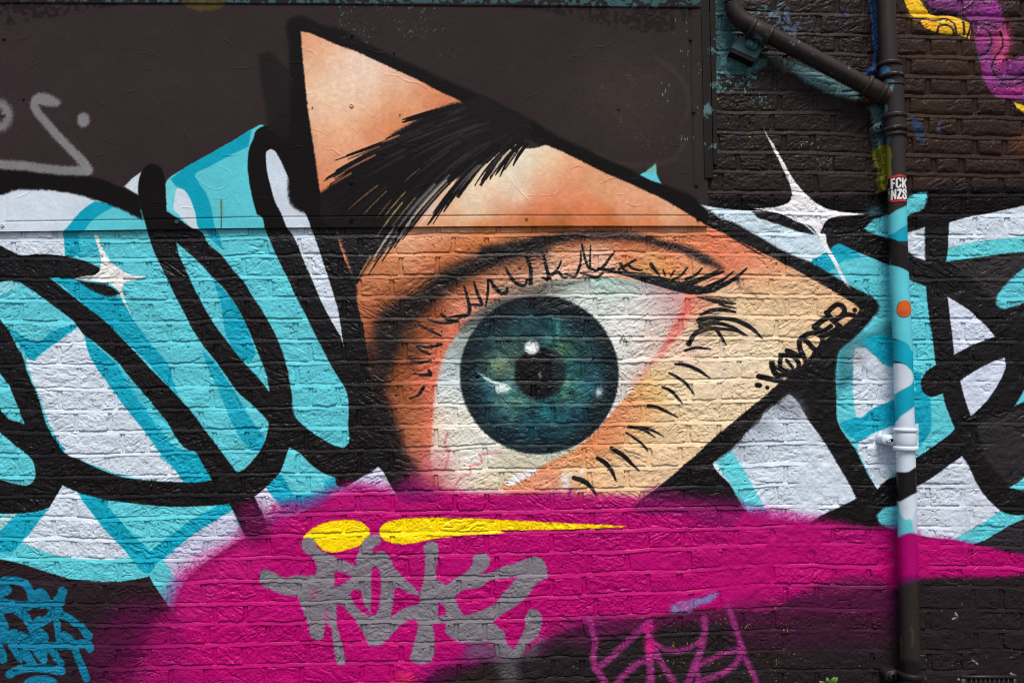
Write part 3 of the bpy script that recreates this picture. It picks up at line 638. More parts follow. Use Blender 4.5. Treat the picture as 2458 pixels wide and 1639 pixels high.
    c.poly("F 1532,1046* 1600,1082 1650,1104 1720,1128 1756,1150* 1720,1172 1668,1192* 1650,1160 1640,1125 1590,1100", (220, 234, 228), 2.2, .88, None, 1.0, mask=im)
    pm = np.maximum(np.hypot((c.U - 1296) / 60, (c.V - 897) / 62), 0)
    sq = sstep(1.12, .86, pm + c.n1 * .10 + c.n2 * .1).astype(np.float32)
    c.rgb[:] = c.rgb * (1 - sq[..., None]) + np.array((17, 15, 16), np.float32) / 255 * sq[..., None]
    c.rid[sq > .5] = R_PUPIL
    c.poly("G 105,960* 180,950 250,955 250,1110 110,1120*", (17, 15, 16), 5, 1, R_PUPIL)
    c.poly("G 370,900 430,960 440,1080 390,1160 350,1000", (34, 48, 50), 8, .7, None)
    c.blob("G 215,880", 18, 17, (244, 244, 242), 1.0, pw=4)
    c.blob("G 270,1065", 4, 8, (190, 170, 140), .7)
    # eyebrow: a dense core, then tapering hairs combed down to the left
    BW = R_BROW
    c.poly("B 1450,684* 1350,700 1250,735 1150,790 1080,830 960,900 880,970 790,1020 720,1070 660,1130 610,1200 540,1250 480,1300 470,1360 490,1480; F 540,60 640,250 700,440* 722,446* 760,380 820,290 880,200 960,110; B 1040,1500 1130,1400 1230,1290 1320,1230 1420,1190 1500,1140 1600,1080 1700,1010 1800,960 1960,930*; C 300,965* 200,900; B 1900,850 1700,720 1560,650", (27, 24, 24), 5.0, 1, BW, jit=2.5)
    G = [((1450,690),(1250,745),(1035,803)), ((1500,720),(1200,820),(900,955)), ((1550,740),(1150,880),(670,1038)), ((1600,760),(1100,940),(532,1188)), ((1650,790),(1150,1000),(505,1310)), ((1700,820),(1150,1050),(560,1500)), ((1750,840),(1150,1060),(690,1720)), ((1780,850),(1250,1120),(720,1890)), ((1820,860),(1350,1130),(880,1715)), ((1840,865),(1450,1110),(985,1640)), ((1850,870),(1500,1080),(1205,1495)), ((1880,880),(1600,1040),(1405,1315)), ((1900,890),(1700,1010),(1560,1240)), ((1950,900),(1850,980),(1772,1108))]
    G = np.array(G, float)
    G[3:10, 1] += np.array((-70.0, -45.0))
    G[10:, 1] += np.array((-20.0, -5.0))
    G = G / 2.8 + np.array((600.0, 0.0))
    rh = random.Random(5)
    def hair(t, s0, s1, w, col, soft, al, rid):
        k = min(int(t), len(G) - 2)
        q = G[k] + (G[k + 1] - G[k]) * (t - k)
        pts = []
        for i in range(7):
            f = s0 + (s1 - s0) * i / 6
            p = q[0] * (1 - f)**2 + q[1] * 2 * f * (1 - f) + q[2] * f * f
            pts.append("%.1f,%.1f,%.2f" % (p[0], p[1], w * (.35 + .65 * math.sin(math.pi * min(1, i / 6 * .75 + .25)))))
        c.stroke("Z " + " ".join(pts), col, 3, soft=soft, alpha=al, rid=rid, jit=.5)
    for k in range(90):
        t = rh.uniform(0, 12.99)
        hair(t, rh.uniform(.2, .55), 1 + rh.gauss(-.02, .05), rh.uniform(5, 10.5), (22, 19, 19), 1.1, 1, BW)
    for t in range(14):
        hair(min(t, 12.999), .4, 1.02, 9, (22, 19, 19), 1.0, 1, BW)
    for k in range(70):
        t = rh.uniform(0.5, 12.5)
        a = rh.uniform(.05, .7)
        hair(t, a, a + rh.uniform(.12, .3), rh.uniform(2.5, 6), (58, 55, 54), 2.2, rh.uniform(.2, .6), None)
    for t, a, b, w, col, al in ((12.2, .45, .9, 6, (224, 206, 176), .9), (12.7, .6, .95, 5, (206, 186, 156), .6), (11.3, .62, .97, 6.5, (224, 206, 176), .9), (10.7, .55, .85, 4, (150, 140, 126), .6), (10.3, .5, .8, 4.5, (110, 104, 98), .7), (9.6, .78, .97, 7, (206, 198, 190), .9), (9.1, .6, .9, 5, (120, 118, 118), .7),
                            (8.6, .55, .92, 6, (200, 186, 152), .85), (8.3, .5, .8, 5, (100, 98, 98), .8), (7.75, .55, .85, 7, (112, 112, 116), .8), (7.3, .78, .93, 5.5, (190, 188, 180), .85), (7.0, .6, .75, 3, (160, 136, 80), .7), (6.6, .66, .84, 3, (190, 160, 96), .85), (6.3, .62, .76, 2.6, (186, 156, 90), .85), (6.0, .7, .8, 2.4, (150, 124, 70), .7), (5.5, .7, .85, 2.4, (160, 130, 76), .7), (5.0, .72, .9, 2.6, (180, 120, 76), .7), (5.8, .5, .6, 2.2, (150, 130, 80), .6),
                            (6.95, .90, .99, 6, (176, 130, 84), .8), (7.35, .93, 1.0, 4, (130, 100, 70), .7), (8.1, .88, .99, 6, (140, 138, 140), .7), (8.8, .86, .98, 6, (150, 150, 156), .7), (1.2, .78, .95, 4.5, (214, 130, 90), .8), (2.3, .75, .9, 4, (190, 110, 80), .6), (3.2, .7, .9, 4.5, (206, 130, 94), .7), (3.6, .85, .97, 5, (206, 124, 88), .6)):
        hair(t, a, b, w, col, 1.7, al, None)
    # lashes, each one a stroke of its own
    LK = (27, 24, 24)
    lashes = ["F 1440,470,12 1465,560,18 1470,650,20 1440,675,14", "F 1505,440,10 1530,520,18 1555,590,18 1490,590,12", "F 1585,600,10 1600,500,14 1605,425,12 1650,480,20 1690,520,16", "F 1690,515,14 1725,505,20 1730,478,10",
              "F 1715,335,10 1750,400,18 1800,452,20 1845,460,18 1862,425,14", "F 1858,265,10 1885,340,18 1890,445,18", "F 1285,655,12 1330,690,18 1390,700,16", "F 1340,675,10 1400,668,16 1475,655,12", "F 1195,690,14 1270,712,14 1345,712,16 1420,680,10", "F 1130,725,8 1210,765,14 1285,800,12",
              "F 1130,868,10 1200,876,16 1290,858,12", "F 1120,872,12 1160,905,14 1210,925,10", "F 1085,970,8 1150,978,14 1215,965,10", "F 1100,1055,8 1160,1062,14 1215,1055,20 1200,1032,12", "F 1072,1222,8 1130,1200,14 1168,1145,18",
              "G 175,265,12 205,350,20 202,450,16", "G 285,240,12 310,330,18 320,420,20 285,412,12", "G 412,300,10 385,355,14 345,392,14", "G 350,395,12 395,372,14 425,408,16 450,410,10", "G 440,385,10 500,402,16 535,340,14 545,232,10", "G 552,185,10 572,280,14 600,345,16 640,360,14", "G 608,195,8 606,290,10 605,350,12", "G 545,380,12 600,395,16 660,405,18 692,378,12",
              "G 770,235,8 730,290,14 690,340,16 640,368,12", "G 660,350,14 720,358,16 770,350,12", "G 912,290,10 860,320,14 800,355,14", "G 860,325,14 905,352,14 955,360,10", "G 1015,320,22 1040,355,18 1072,392,10", "G 810,320,20 830,350,16 872,382,10", "G 1260,345,8 1220,392,14 1150,430,16", "G 1358,348,8 1320,388,14 1250,420,18", "G 1480,350,8 1400,398,16 1290,440,22", "G 1572,368,8 1490,430,18 1390,475,22", "G 1150,400,12 1172,365,8", "G 1110,395,12 1098,358,8",
              "G 700,362,8 820,380,22 900,394,34 1000,418,50 1120,448,56 1200,470,56 1300,492,52 1400,490,42 1500,460,28 1600,400,18 1658,348,8", "G 1180,470,40 1300,440,30 1400,402,24 1500,370,14",
              "G 1330,540,8 1450,567,24 1585,585,8", "G 1480,590,8 1540,606,14 1588,616,8", "G 1350,660,12 1420,632,22 1500,625,22 1582,640,12", "G 1345,700,40 1420,688,38 1500,685,22 1600,702,26 1680,742,24 1765,818,8", "G 1350,735,30 1450,715,22 1560,742,18 1662,800,8", "G 1270,855,26 1310,790,26 1400,755,24 1500,755,18 1600,772,14 1642,797,8", "G 1455,760,20 1490,810,16 1522,862,6", "G 1245,900,12 1320,880,16 1412,890,8",
              "G 1178,990,12 1240,995,18 1330,1030,18 1412,1085,6", "G 1138,1050,12 1210,1090,16 1260,1130,14 1306,1197,6", "G 1093,1145,12 1150,1170,16 1190,1210,16 1226,1256,6", "G 998,1272,22 1050,1278,20 1120,1310,16 1196,1346,6", "G 870,1412,16 960,1430,16 1042,1482,6", "G 915,1415,14 1010,1430,14 1102,1477,6", "G 848,1450,10 910,1490,14 960,1530,14 992,1572,8", "K 750,-10,22 830,40,24 880,90,20 936,142,6", "K 655,55,20 710,90,26 750,140,22 781,212,6", "K 495,188,22 560,210,28 610,250,22 656,322,6"]
    for i, s in enumerate(lashes):
        s = ' '.join(t if t.count(',') < 2 else ','.join(t.split(',')[:2]) + ',%.1f' % (float(t.split(',')[2]) * 1.22 + 1) for t in s.split())
        c.stroke(s, LK, 16, soft=1.2, rid=R_LASH + i, jit=1.6)
    c.stroke("G 1600,430,30 1610,470,16 1680,500,8 1730,540,6", (70, 54, 40), 20, soft=6, alpha=.6)
    c.stroke("G 1330,530 1450,550 1560,575", (90, 66, 50), 30, soft=8, alpha=.5)
    c.blob("G 1390,740", 20, 26, (110, 96, 70), .5)
    c.stroke("G 1480,850 1520,960 1500,1060", (190, 182, 170), 24, soft=6, alpha=.5)
    c.stroke("G 1580,900 1620,1000", (196, 186, 172), 20, soft=6, alpha=.45)
    # the writer's signature along the lower edge
    sg = dict(soft=1.0, rid=R_SIGN, jit=1.0)
    for s, wd in (("M 180,1465 215,1468", 90), ("M 335,1503 337,1505", 76), ("M 205,1330 400,1370 560,1400", 100), ("M 415,1135 450,1250 510,1320", 100), ("M 500,1300 700,1310", 80), ("M 430,1170 560,1230 700,1310", 60),
                  ("M 545,990 640,1000 740,1020 820,1100 830,1190 760,1250 640,1240 560,1200 540,1120 560,1030 590,1000", 78), ("M 640,1070 690,1130 740,1195", 62),
                  ("M 650,925 740,960 850,1010", 92), ("M 840,780 850,880 900,1000 950,1100", 92),
                  ("M 880,720 970,790 1060,880 1110,920", 90), ("M 870,730 960,670 1080,650 1180,690 1210,780 1180,870 1120,930", 84),
                  ("M 1070,560 1160,600 1240,690", 90), ("M 1090,540 1180,470 1260,420", 100), ("M 1190,640 1270,590 1330,540", 84), ("M 1260,680 1340,640 1420,590", 90),
                  ("M 1270,330 1340,420 1480,550", 96), ("M 1290,320 1370,240 1450,200 1530,240 1550,310 1510,370 1420,430", 88), ("M 1450,420 1580,360 1700,370", 84), ("M 1712,288 1714,290", 84)):
        c.stroke(s, BK, wd * .9, **sg)


def paint_all(c, panel=False):
    U, V = c.U, c.V
    # --- old coats: charcoal above, brown-black to the right of the pipe, charcoal at the foot
    c.poly("D 1080,-200 2300,-200 2300,1300 1500,1250 1130,1250", (48, 34, 28), 16, .85, None)
    c.blob("D 1500,330", 90, 60, (66, 46, 30), .5)
    c.blob("D 1300,800", 80, 40, (60, 48, 30), .5)
    c.blob("D 1950,960", 30, 30, (110, 62, 30), .5)
    if panel:
        c.rgb[:] = np.array((51, 43, 42)) / 255.0
        c.blob("C 850,650", 130, 110, (64, 55, 50), .8)
        c.blob("A 60,600", 130, 170, (58, 44, 50), .6)
        c.blob("A 900,500", 300, 150, (56, 48, 45), .6)
        c.chips("C 850,450 1200,500 1270,700 1200,1000 800,1000 500,700", (110, 84, 66), .30, 3.0, 15, 40, .5)
        c.chips("B 1000,100 1700,150 1700,600 1500,560 1200,400", (84, 104, 104), .22, 3.0, 19, 40, .5)
        c.stroke("C 1050,390 1150,460 1230,560 1270,660 1250,780", (74, 66, 60), 20, soft=8, alpha=.5)
        c.stroke("C 640,1030 800,1100 1000,1100 1180,1060 1240,960", (70, 62, 58), 24, soft=8, alpha=.5)
    else:
        c.poly("I -200,740 0,735 150,770 300,820 480,870 800,888 1000,852 1090,990 1000,1300 850,1640 -200,1660", (42, 31, 35), 4, 1, None)
        c.poly("L 0,1000 1100,900 2300,830 2300,1700 -800,1700; K 0,1450 300,1260 700,1150 1500,1080", (38, 31, 33), 14, 1, None)
        # coats showing left of and behind the pipes
        TQ = (62, 100, 104)
        c.poly("C 1445,0 1560,0 1560,120 1600,200 1590,330 1800,420 1760,460 1450,480", TQ, 5, .8, None, jit=8)
        c.chips("C 1440,0 1900,0 1900,420 1450,640", (74, 118, 122), .42, 8.0, 31, 12, .8)
        c.chips("C 1450,480 1850,480 1850,650 1450,640", (88, 150, 150), .33, 5.0, 36, 14, .9)
        c.chips("C 1450,640 1850,650 1850,1100 1450,900", (150, 150, 40), .27, 4.0, 41, 20, .9)
        c.chips("D 250,100 560,100 560,260 300,260", (84, 98, 122), .40, 7.0, 44, 14, .8)
        c.chips("D 640,20 900,40 900,360 640,300", (60, 84, 128), .30, 7.0, 47, 20, .9)
        c.chips("D 380,960 660,980 650,1120 400,1120", (130, 160, 180), .31, 5.0, 49, 16, .9)
        c.poly("D 330,400* 480,440 620,500 780,590 870,670 780,660 640,620 500,550 400,480", (98, 138, 144), 7, .95, None, jit=8)
        c.poly("D 200,330 330,390 420,440 380,480 250,400", (70, 80, 84), 6, .7, None, jit=6)
        c.poly("D 928,-200 985,-200 985,300 975,420 990,500 900,500* 880,490 930,450 945,400 940,250 930,100", (58, 92, 142), 2.5, .95, None, jit=4)
        c.poly("D 900,720* 1000,700 1050,760 1060,900 1030,960 960,1000 940,900 920,800", (70, 100, 108), 4, .9, None, jit=6)
        c.poly("D 920,900 1060,930 1040,1050 960,1040 940,960", (60, 84, 92), 5, .9, None, jit=6)
        c.poly("D 950,1010 1070,980 1065,1180 1050,1330 1000,1320 975,1150", (128, 126, 34), 4, .9, None, jit=8)
        c.blob("D 1040,1080", 6, 24, (176, 160, 20), .9)
        c.blob("D 1000,1200", 10, 10, (150, 140, 60), .6)
        c.chips("D 1130,300 1960,300 1960,1250 1200,1150", (180, 130, 40), .19, 3.0, 53, 40, .8)
        c.poly("D 1200,780 1230,790 1290,900 1280,980 1250,940 1210,850", (40, 60, 100), 3, .7, None, jit=8)
        c.blob("D 1390,860", 4, 14, (60, 84, 130), .8)
    letters_right(c)
    letters_left(c)
    star_left(c)
    eye(c)
    # the dark gap between loop and eye keeps a faint charcoal
    magenta(c)
    yellow(c)
    grey_tag(c)
    small_tags(c)
    grey_letters(c)
    if not panel:
        tentacles(c)
        c.chips("K 150,1250 1900,1080; L 1100,1000 2000,950 2000,1568 0,1568; K 0,1568", (176, 156, 70), .19, 2.6, 61, 30, .9)
        c.chips("K 1200,1150 1960,1100; L 500,1300 500,1568 0,1568; K 900,1568", (180, 164, 50), .245, 3.0, 63, 30, .9)
        c.chips("L 1250,900 2200,900 2200,1568 1250,1568", (170, 166, 170), .17, 2.6, 67, 30, .8)
        c.chips("L 1250,1330 1500,1330 1480,1568 1250,1568", (120, 104, 40), .30, 6.0, 69, 16, .7)
        for s, wd in (("L 1500,1095 1515,1120 1480,1135", 9), ("L 1615,1410 1650,1440", 9), ("L 1520,1540 1560,1520 1590,1535", 14), ("L 1870,1500 1900,1515", 12)):
            c.stroke(s, (176, 172, 178), wd, soft=1.2, alpha=.9, jit=3)
        c.chips("G 800,800 880,800 880,860 820,860", (40, 40, 40), .40, 3.0, 71, 5, .8)
    else:
        TQ = (58, 96, 100)
        c.poly("A -300,-200 ; C 1330,-200 1325,30 1280,40 1275,130* 1262,60 1000,60 700,45 400,34 0,28; A 1900,26 1200,22 0,8 -300,6", TQ, 1.6, .85, None, jit=4)
        c.chips("A -300,-100; C 1330,-100 1325,60 0,36; A 900,30 -300,20", (36, 30, 30), .52, 9.0, 81, 4, .9)
        c.poly("A 1230,-60 1500,-60 1520,18 1230,22", (84, 74, 34), 3, .7, None, jit=5)
        c.chips("B 500,20 1400,20 1400,100 500,120", (84, 124, 122), .30, 4.0, 83, 16, .7)
        c.stroke("C 1285,120 1290,600 1300,950 1306,1250", (38, 31, 31), 6, soft=1, alpha=.8)
        c.chips("C 1270,0 1380,0 1380,1000 1290,1000", (104, 150, 152), .24, 5.0, 87, 6, .9, .5, 3)
        c.chips("A 600,60 2000,40 2000,700 600,600", (128, 110, 60), .17, 3.0, 89, 30, .7)
        c.stroke("A 1485,1345 1487,1440 1485,1540", (60, 60, 30), 7, soft=1, alpha=.9)
        c.stroke("A 1495,1350 1500,1450", (150, 140, 60), 8, soft=2, alpha=.6)
    # uneven coverage of every coat
    v = fbm(U, V, 60, 201, 3) - .5
    c.rgb *= (1 + v * .10 + c.n2 * .05 + c.n1 * .06)[..., None]
    np.clip(c.rgb, 0.0, 1.0, out=c.rgb)
# ------------------------------------------------------------------ mesh helpers, materials
def lin(a):
    a = np.asarray(a, np.float32)
    return np.where(a <= 0.04045, a / 12.92, ((a + 0.055) / 1.055)**2.4)


def raw_mesh(name, co, quads, rgb=None, smooth=True, gloss=None):
    me = bpy.data.meshes.new(name)
    n, f = len(co), len(quads)
    k = quads.shape[1]
    me.vertices.add(n)
    me.vertices.foreach_set('co', np.ascontiguousarray(co, np.float32).ravel())
    me.loops.add(f * k)
    me.loops.foreach_set('vertex_index', np.ascontiguousarray(quads, np.int32).ravel())
    me.polygons.add(f)
    me.polygons.foreach_set('loop_start', np.arange(0, f * k, k, dtype=np.int32))
    me.update(calc_edges=True)
    if smooth:
        me.polygons.foreach_set('use_smooth', np.ones(f, bool))
    if rgb is not None:
        at = me.attributes.new('paint', 'FLOAT_COLOR', 'POINT')
        c4 = np.ones((n, 4), np.float32)
        c4[:, :3] = rgb
        if gloss is not None:
            c4[:, 3] = gloss
        at.data.foreach_set('color', c4.ravel())
    return me


def link(name, me, mat, parent=None):
    o = bpy.data.objects.new(name, me)
    COL.objects.link(o)
    me.materials.append(mat)
    if parent is not None:
        o.parent = parent
        o.matrix_parent_inverse = parent.matrix_basis.inverted()
    return o


def thing(name, label, cat, loc=(0, 0, 0), group=None):
    o = bpy.data.objects.new(name, None)
    COL.objects.link(o)
    o.empty_display_size = 0.1
    o.location = loc
    o['label'], o['category'] = label, cat
    if group:
        o['group'] = group
    return o


def tag(o, label, cat, group=None):
    o['label'], o['category'] = label, cat
    if group:
        o['group'] = group
    return o


def nodes(name):
    m = bpy.data.materials.new(name)
    m.use_nodes = True
    nt = m.node_tree
    return m, nt, nt.nodes['Principled BSDF']


def noise(nt, scale, detail=4.0, rough=0.55):
    t = nt.nodes.new('ShaderNodeTexCoord')
    n = nt.nodes.new('ShaderNodeTexNoise')
    n.inputs['Scale'].default_value = scale
    n.inputs['Detail'].default_value = detail
    n.inputs['Roughness'].default_value = rough
    nt.links.new(t.outputs['Object'], n.inputs['Vector'])
    return n


def ramp(nt, src, a, b, lo, hi):
    r = nt.nodes.new('ShaderNodeMapRange')
    r.inputs['From Min'].default_value = a
    r.inputs['From Max'].default_value = b
    r.inputs['To Min'].default_value = lo
    r.inputs['To Max'].default_value = hi
    nt.links.new(src, r.inputs['Value'])
    return r


def bump(nt, bs, src, strength, dist):
    b = nt.nodes.new('ShaderNodeBump')
    b.inputs['Strength'].default_value = strength
    b.inputs['Distance'].default_value = dist
    nt.links.new(src, b.inputs['Height'])
    nt.links.new(b.outputs[0], bs.inputs['Normal'])
    return b


def paint_mat(name, rough=(0.25, 0.45), bscale=330.0, bstr=0.55, bdist=0.0016, spec=0.20):
    """sprayed paint: colour from the mesh, sheen and grain from noise"""
    m, nt, bs = nodes(name)
    a = nt.nodes.new('ShaderNodeAttribute')
    a.attribute_name = 'paint'
    nt.links.new(a.outputs['Color'], bs.inputs['Base Color'])
    n = noise(nt, 60.0, 3.0)
    r = ramp(nt, n.outputs['Fac'], 0.3, 0.7, rough[0], rough[1])
    nt.links.new(r.outputs[0], bs.inputs['Roughness'])
    sp = nt.nodes.new('ShaderNodeMath')
    sp.operation = 'MULTIPLY'
    sp.inputs[1].default_value = spec
    nt.links.new(a.outputs['Alpha'], sp.inputs[0])
    nt.links.new(sp.outputs[0], bs.inputs['Specular IOR Level'])
    g = noise(nt, bscale, 3.0, 0.6)
    bump(nt, bs, g.outputs['Fac'], bstr, bdist)
    return m


def plain_mat(name, col, rough=0.5, var=0.25, scale=30.0, bscale=300.0, bstr=0.25, bdist=0.001, spec=0.35, metal=0.0):
    m, nt, bs = nodes(name)
    n = noise(nt, scale, 5.0)
    mx = nt.nodes.new('ShaderNodeMix')
    mx.data_type = 'RGBA'
    nt.links.new(n.outputs['Fac'], mx.inputs['Factor'])
    c = lin(np.array(col) / 255.0)
    mx.inputs[6].default_value = tuple(float(x) for x in c * (1 - var)) + (1,)
    mx.inputs[7].default_value = tuple(float(min(x, 1)) for x in c * (1 + var)) + (1,)
    nt.links.new(mx.outputs[2], bs.inputs['Base Color'])
    bs.inputs['Roughness'].default_value = rough
    bs.inputs['Specular IOR Level'].default_value = spec
    bs.inputs['Metallic'].default_value = metal
    g = noise(nt, bscale, 3.0)
    bump(nt, bs, g.outputs['Fac'], bstr, bdist)
    return m


M_WALL = paint_mat('painted_brick')
M_PANEL = paint_mat('painted_board', (0.42, 0.6), 260.0, 0.22, 0.0008, 0.06)
M_PIPE = paint_mat('painted_pipe', (0.35, 0.5), 500.0, 0.15, 0.0005, 0.16)
M_STICK = paint_mat('sticker_print', (0.25, 0.35), 300.0, 0.05, 0.0003, 0.5)


def box_arrays(x0, x1, y0, y1, z0, z1, off=0):
    c = np.array([(x, y, z) for x in (x0, x1) for y in (y0, y1) for z in (z0, z1)], np.float32)
    q = np.array([(0, 1, 3, 2), (4, 6, 7, 5), (0, 4, 5, 1), (2, 3, 7, 6), (0, 2, 6, 4), (1, 5, 7, 3)], np.int32) + off
    return c, q


# ------------------------------------------------------------------ the brick wall
def uneven(lo, hi, a, b, s):
    """grid lines: fine between a and b (what the photograph shows), coarser beyond"""
    return np.concatenate([np.arange(lo, a, s * 4), np.arange(a, b, s), np.arange(b, hi + s * 4, s * 4)])


us = uneven(-420, 2880, -10, 2468, STEP)
vs = uneven(-300, 1662, -10, 1650, STEP)
wall = Canvas(us, vs, CH)
paint_all(wall, False)

# courses: photo rows of the bed joints in four columns
CX = [300.0, 1250.0, 1860.0, 2450.0]
r1860 = [27, 75, 123, 171, 218, 266, 314, 361, 407, 457, 505, 557, 607, 659, 706, 756, 807, 857, 906, 954, 1006, 1058, 1109, 1159, 1211, 1260, 1304, 1354, 1402, 1457, 1507, 1555, 1604, 1653, 1702]
r1250 = [557, 604, 657, 706, 757, 808, 859, 913, 968, 1015, 1066, 1125, 1175, 1222, 1272, 1325, 1379, 1433, 1484, 1534, 1579, 1628, 1677, 1726]
r300 = [572, 617, 667, 718, 770, 820, 873, 929, 981, 1033, 1087, 1141, 1187, 1241, 1290, 1338, 1393, 1447, 1495, 1547, 1599, 1648, 1697, 1746]
up = lambda l, st: [l[0] - st * (11 - k) for k in range(11)] + l
ROWS = np.array([up(r300, 49.0), up(r1250, 49.0), r1860, [y + d for y, d in zip(r1860, np.linspace(12, 4, 35))]], float)
ROWS = np.concatenate([ROWS[:, :1] - 49.0 * np.arange(9, 0, -1)[None, :], ROWS], axis=1)
NR = ROWS.shape[1]


def wall_height(c):
    U, V = c.U, c.V
    rs = np.random.RandomState(4)
    Vw = V + (fbm(U, V, 150, 301, 2) - .5) * 9 + (vnoise(U, V, 26, 305) - .5) * 3.0
    Uw = U + (fbm(U, V, 40, 311, 2) - .5) * 8
    row = np.zeros(U.shape, np.int32)
    top = np.zeros(U.shape, np.float32)
    bot = np.zeros(U.shape, np.float32)
    for j, u in enumerate(c.us):
        ys = np.array([np.interp(u, CX, ROWS[:, k]) for k in range(NR)])
        k = np.clip(np.searchsorted(ys, Vw[:, j]) - 1, 0, NR - 2)
        row[:, j] = k
        top[:, j] = ys[k]
        bot[:, j] = ys[k + 1]
    dv = Vw - top
    hgt = bot - top
    wob = (vnoise(U, V, 13, 320) - .5) * 3.2 + (vnoise(U, V, 5, 321) - .5) * 1.6
    H = np.zeros(U.shape, np.float32)
    du0 = np.zeros(U.shape, np.float32)
    du1 = np.zeros(U.shape, np.float32)
    bid = np.zeros(U.shape, np.int32)
    for r in range(NR):
        m = row == r
        if not m.any():
            continue
        x0 = 1424.0 if (r % 2) == (ROWS.shape[1] - 35 + 14) % 2 else 1550.0       # a header starts here (Flemish bond)
        js = []
        for n in range(-12, 12):
            b = x0 + 228.0 * n
            js += [b + rs.uniform(-9, 9), b + 78 + rs.uniform(-9, 9)]
        js = np.array(sorted(js))
        i = np.clip(np.searchsorted(js, Uw[m]) - 1, 0, len(js) - 2)
        du0[m] = Uw[m] - js[i]
        du1[m] = js[i + 1] - Uw[m]
        bid[m] = r * 97 + i
    MB = 9.5                                          # bed joint height in photo pixels
    e = np.minimum(np.minimum(dv - MB, hgt - dv), np.minimum(du0 - 4.8, du1 - 4.8)) + wob
    # hand-struck joints: the bed slopes out from under the brick above
    worn = sstep(2150, 2205, U) * sstep(540, 440, V) + .5 * sstep(1700, 1760, U) * sstep(480, 400, V)
    joint = -1.9 + 2.4 * np.clip(dv / MB, 0, 1.05) - worn * .9
    inbed = dv < MB + 1
    dj = np.minimum(du0, du1)
    joint = np.where(inbed, joint, -1.9 - worn * 1.2 - 3.0 * np.exp(-((dj - 4.9) / 1.2)**2)) + (fbm(U, V, 40, 331, 2) - .5) * 1.6 + (fbm(U, V, 7, 332, 2) - .5) * .5
    face = 1 - (1 - np.clip(e / (2.2 + worn * 6), 0, 1))**2
    # faces: each brick has its own lie and its own creases
    rb = np.random.RandomState(9)
    tab = rb.rand(8192, 6).astype(np.float32)
    T = tab[bid % 8192]
    ox, oy = (bid % 61) * 37.0, (bid % 53) * 41.0
    cr = np.zeros(U.shape, np.float32)
    for k, ang in enumerate((-0.55, -0.2, 0.15, 0.6)):
        a = U * math.cos(ang) + V * math.sin(ang) + ox
        b = -U * math.sin(ang) + V * math.cos(ang) + oy
        wrp = (fbm(a, b, 24, 340 + k, 2) - .5) * 16
        n = vnoise(a, b + wrp, 9.5, 350 + k, 3.2, 1.0)
        n2 = vnoise(a, b + wrp, 4.6, 360 + k, 2.6, 1.0)
        rid = (1 - np.abs(2 * n - 1))**2.2 * 0.75 + (1 - np.abs(2 * n2 - 1))**2 * 0.35
        sel = (T[..., 0] * 4).astype(np.int32) == k
        cr = np.where(sel, rid, cr)
    amp = 0.7 + 2.0 * T[..., 1]**1.2
    calm = fbm(U, V, 70, 371, 2)
    amp = amp * sstep(0.32, 0.66, calm + T[..., 5] * .2)
    rough_ = .6 + .8 * T[..., 4]
    grain = ((fbm(U, V, 7.0, 372, 3) - .5) * 1.9 + (vnoise(U, V, 3.0, 373) - .5) * .95) * rough_
    lumps = (fbm(U, V, 26, 374, 2) - .5) * 2.6
    tilt = (T[..., 2] - .5) * (dv / 45.0 - .5) * 2.0 + (T[..., 3] - .5) * 1.8
    fh = 0.35 + tilt + lumps - cr * amp * 1.15 + grain
    pit = vnoise(U, V, 4.2, 380)
    pit = sstep(0.90, 0.96, pit) * sstep(.40, .58, fbm(U, V, 60, 381, 2)) * 4.2
    H = joint * (1 - face) + fh * face - pit * face
    # undercut line right below each brick
    H -= np.exp(-((dv - 0.4) / 1.1)**2) * (0.1 + 1.5 * sstep(.3, .8, vnoise(U, V, 70, 390)))
    H -= np.exp(-((dv - MB) / 1.0)**2) * 1.1 * sstep(.45, .8, vnoise(U, V, 55, 391))
    # cracks and missing arrises
    ck = Canvas(c.us, c.vs, (0, 0, 0))
    rc = random.Random(31)
    for k in range(230):
        x, y = rc.uniform(0, 2458), rc.uniform(540, 1639) if rc.random() < .8 else rc.uniform(20, 540)
        a = rc.choice((0, .1, -.2, -.5, -.6, .5, rc.uniform(-1.6, 1.6)))
        pts = []
        for q in range(rc.randint(3, 6)):
            pts.append('%.1f,%.1f,%.1f' % (x, y, rc.uniform(.6, 2.4)))
            a += rc.uniform(-.6, .6)
            st = rc.uniform(4, 11)
            x, y = x + st * math.cos(a), y + st * math.sin(a)
        ck.stroke('Z ' + ' '.join(pts), (255, 255, 255), 2, soft=.9, jit=.8)
    H -= ck.rgb[..., 0] * 2.6
    # blots of filler over the joints towards the right, where the paint lies thicker
    fill = sstep(.50, .66, fbm(U, V, 75, 395, 3)) * sstep(1500, 1900, U) * sstep(470, 540, V) * .85
    H = H * (1 - fill) + (0.2 + (fbm(U, V, 14, 396, 4) - .5) * 4.0) * fill
    return H.astype(np.float32)


hm = wall_height(wall)
# foamed filler squeezed out beside the downpipe
for s, h in (("D 930,-200 985,-200 985,300 975,420 990,500 890,500 930,450 945,400 940,250 930,100", 9.0), ("D 905,720 1010,700 1060,760 1060,900 1070,1000 1065,1180 1050,1330 1000,1320 970,1100 940,960", 13.0)):
    mk = wall.mask_poly(s, 7.0, 5.0)
    hm = np.maximum(hm, mk * (h + (fbm(wall.U, wall.V, 9, 401, 4) - .5) * 9) - (1 - mk) * 99)

X, Z = unproj(wall.U, wall.V, 0.0)
co_w = np.stack([X, -hm * 0.0016, Z], -1)
Z0 = float(Z.min())


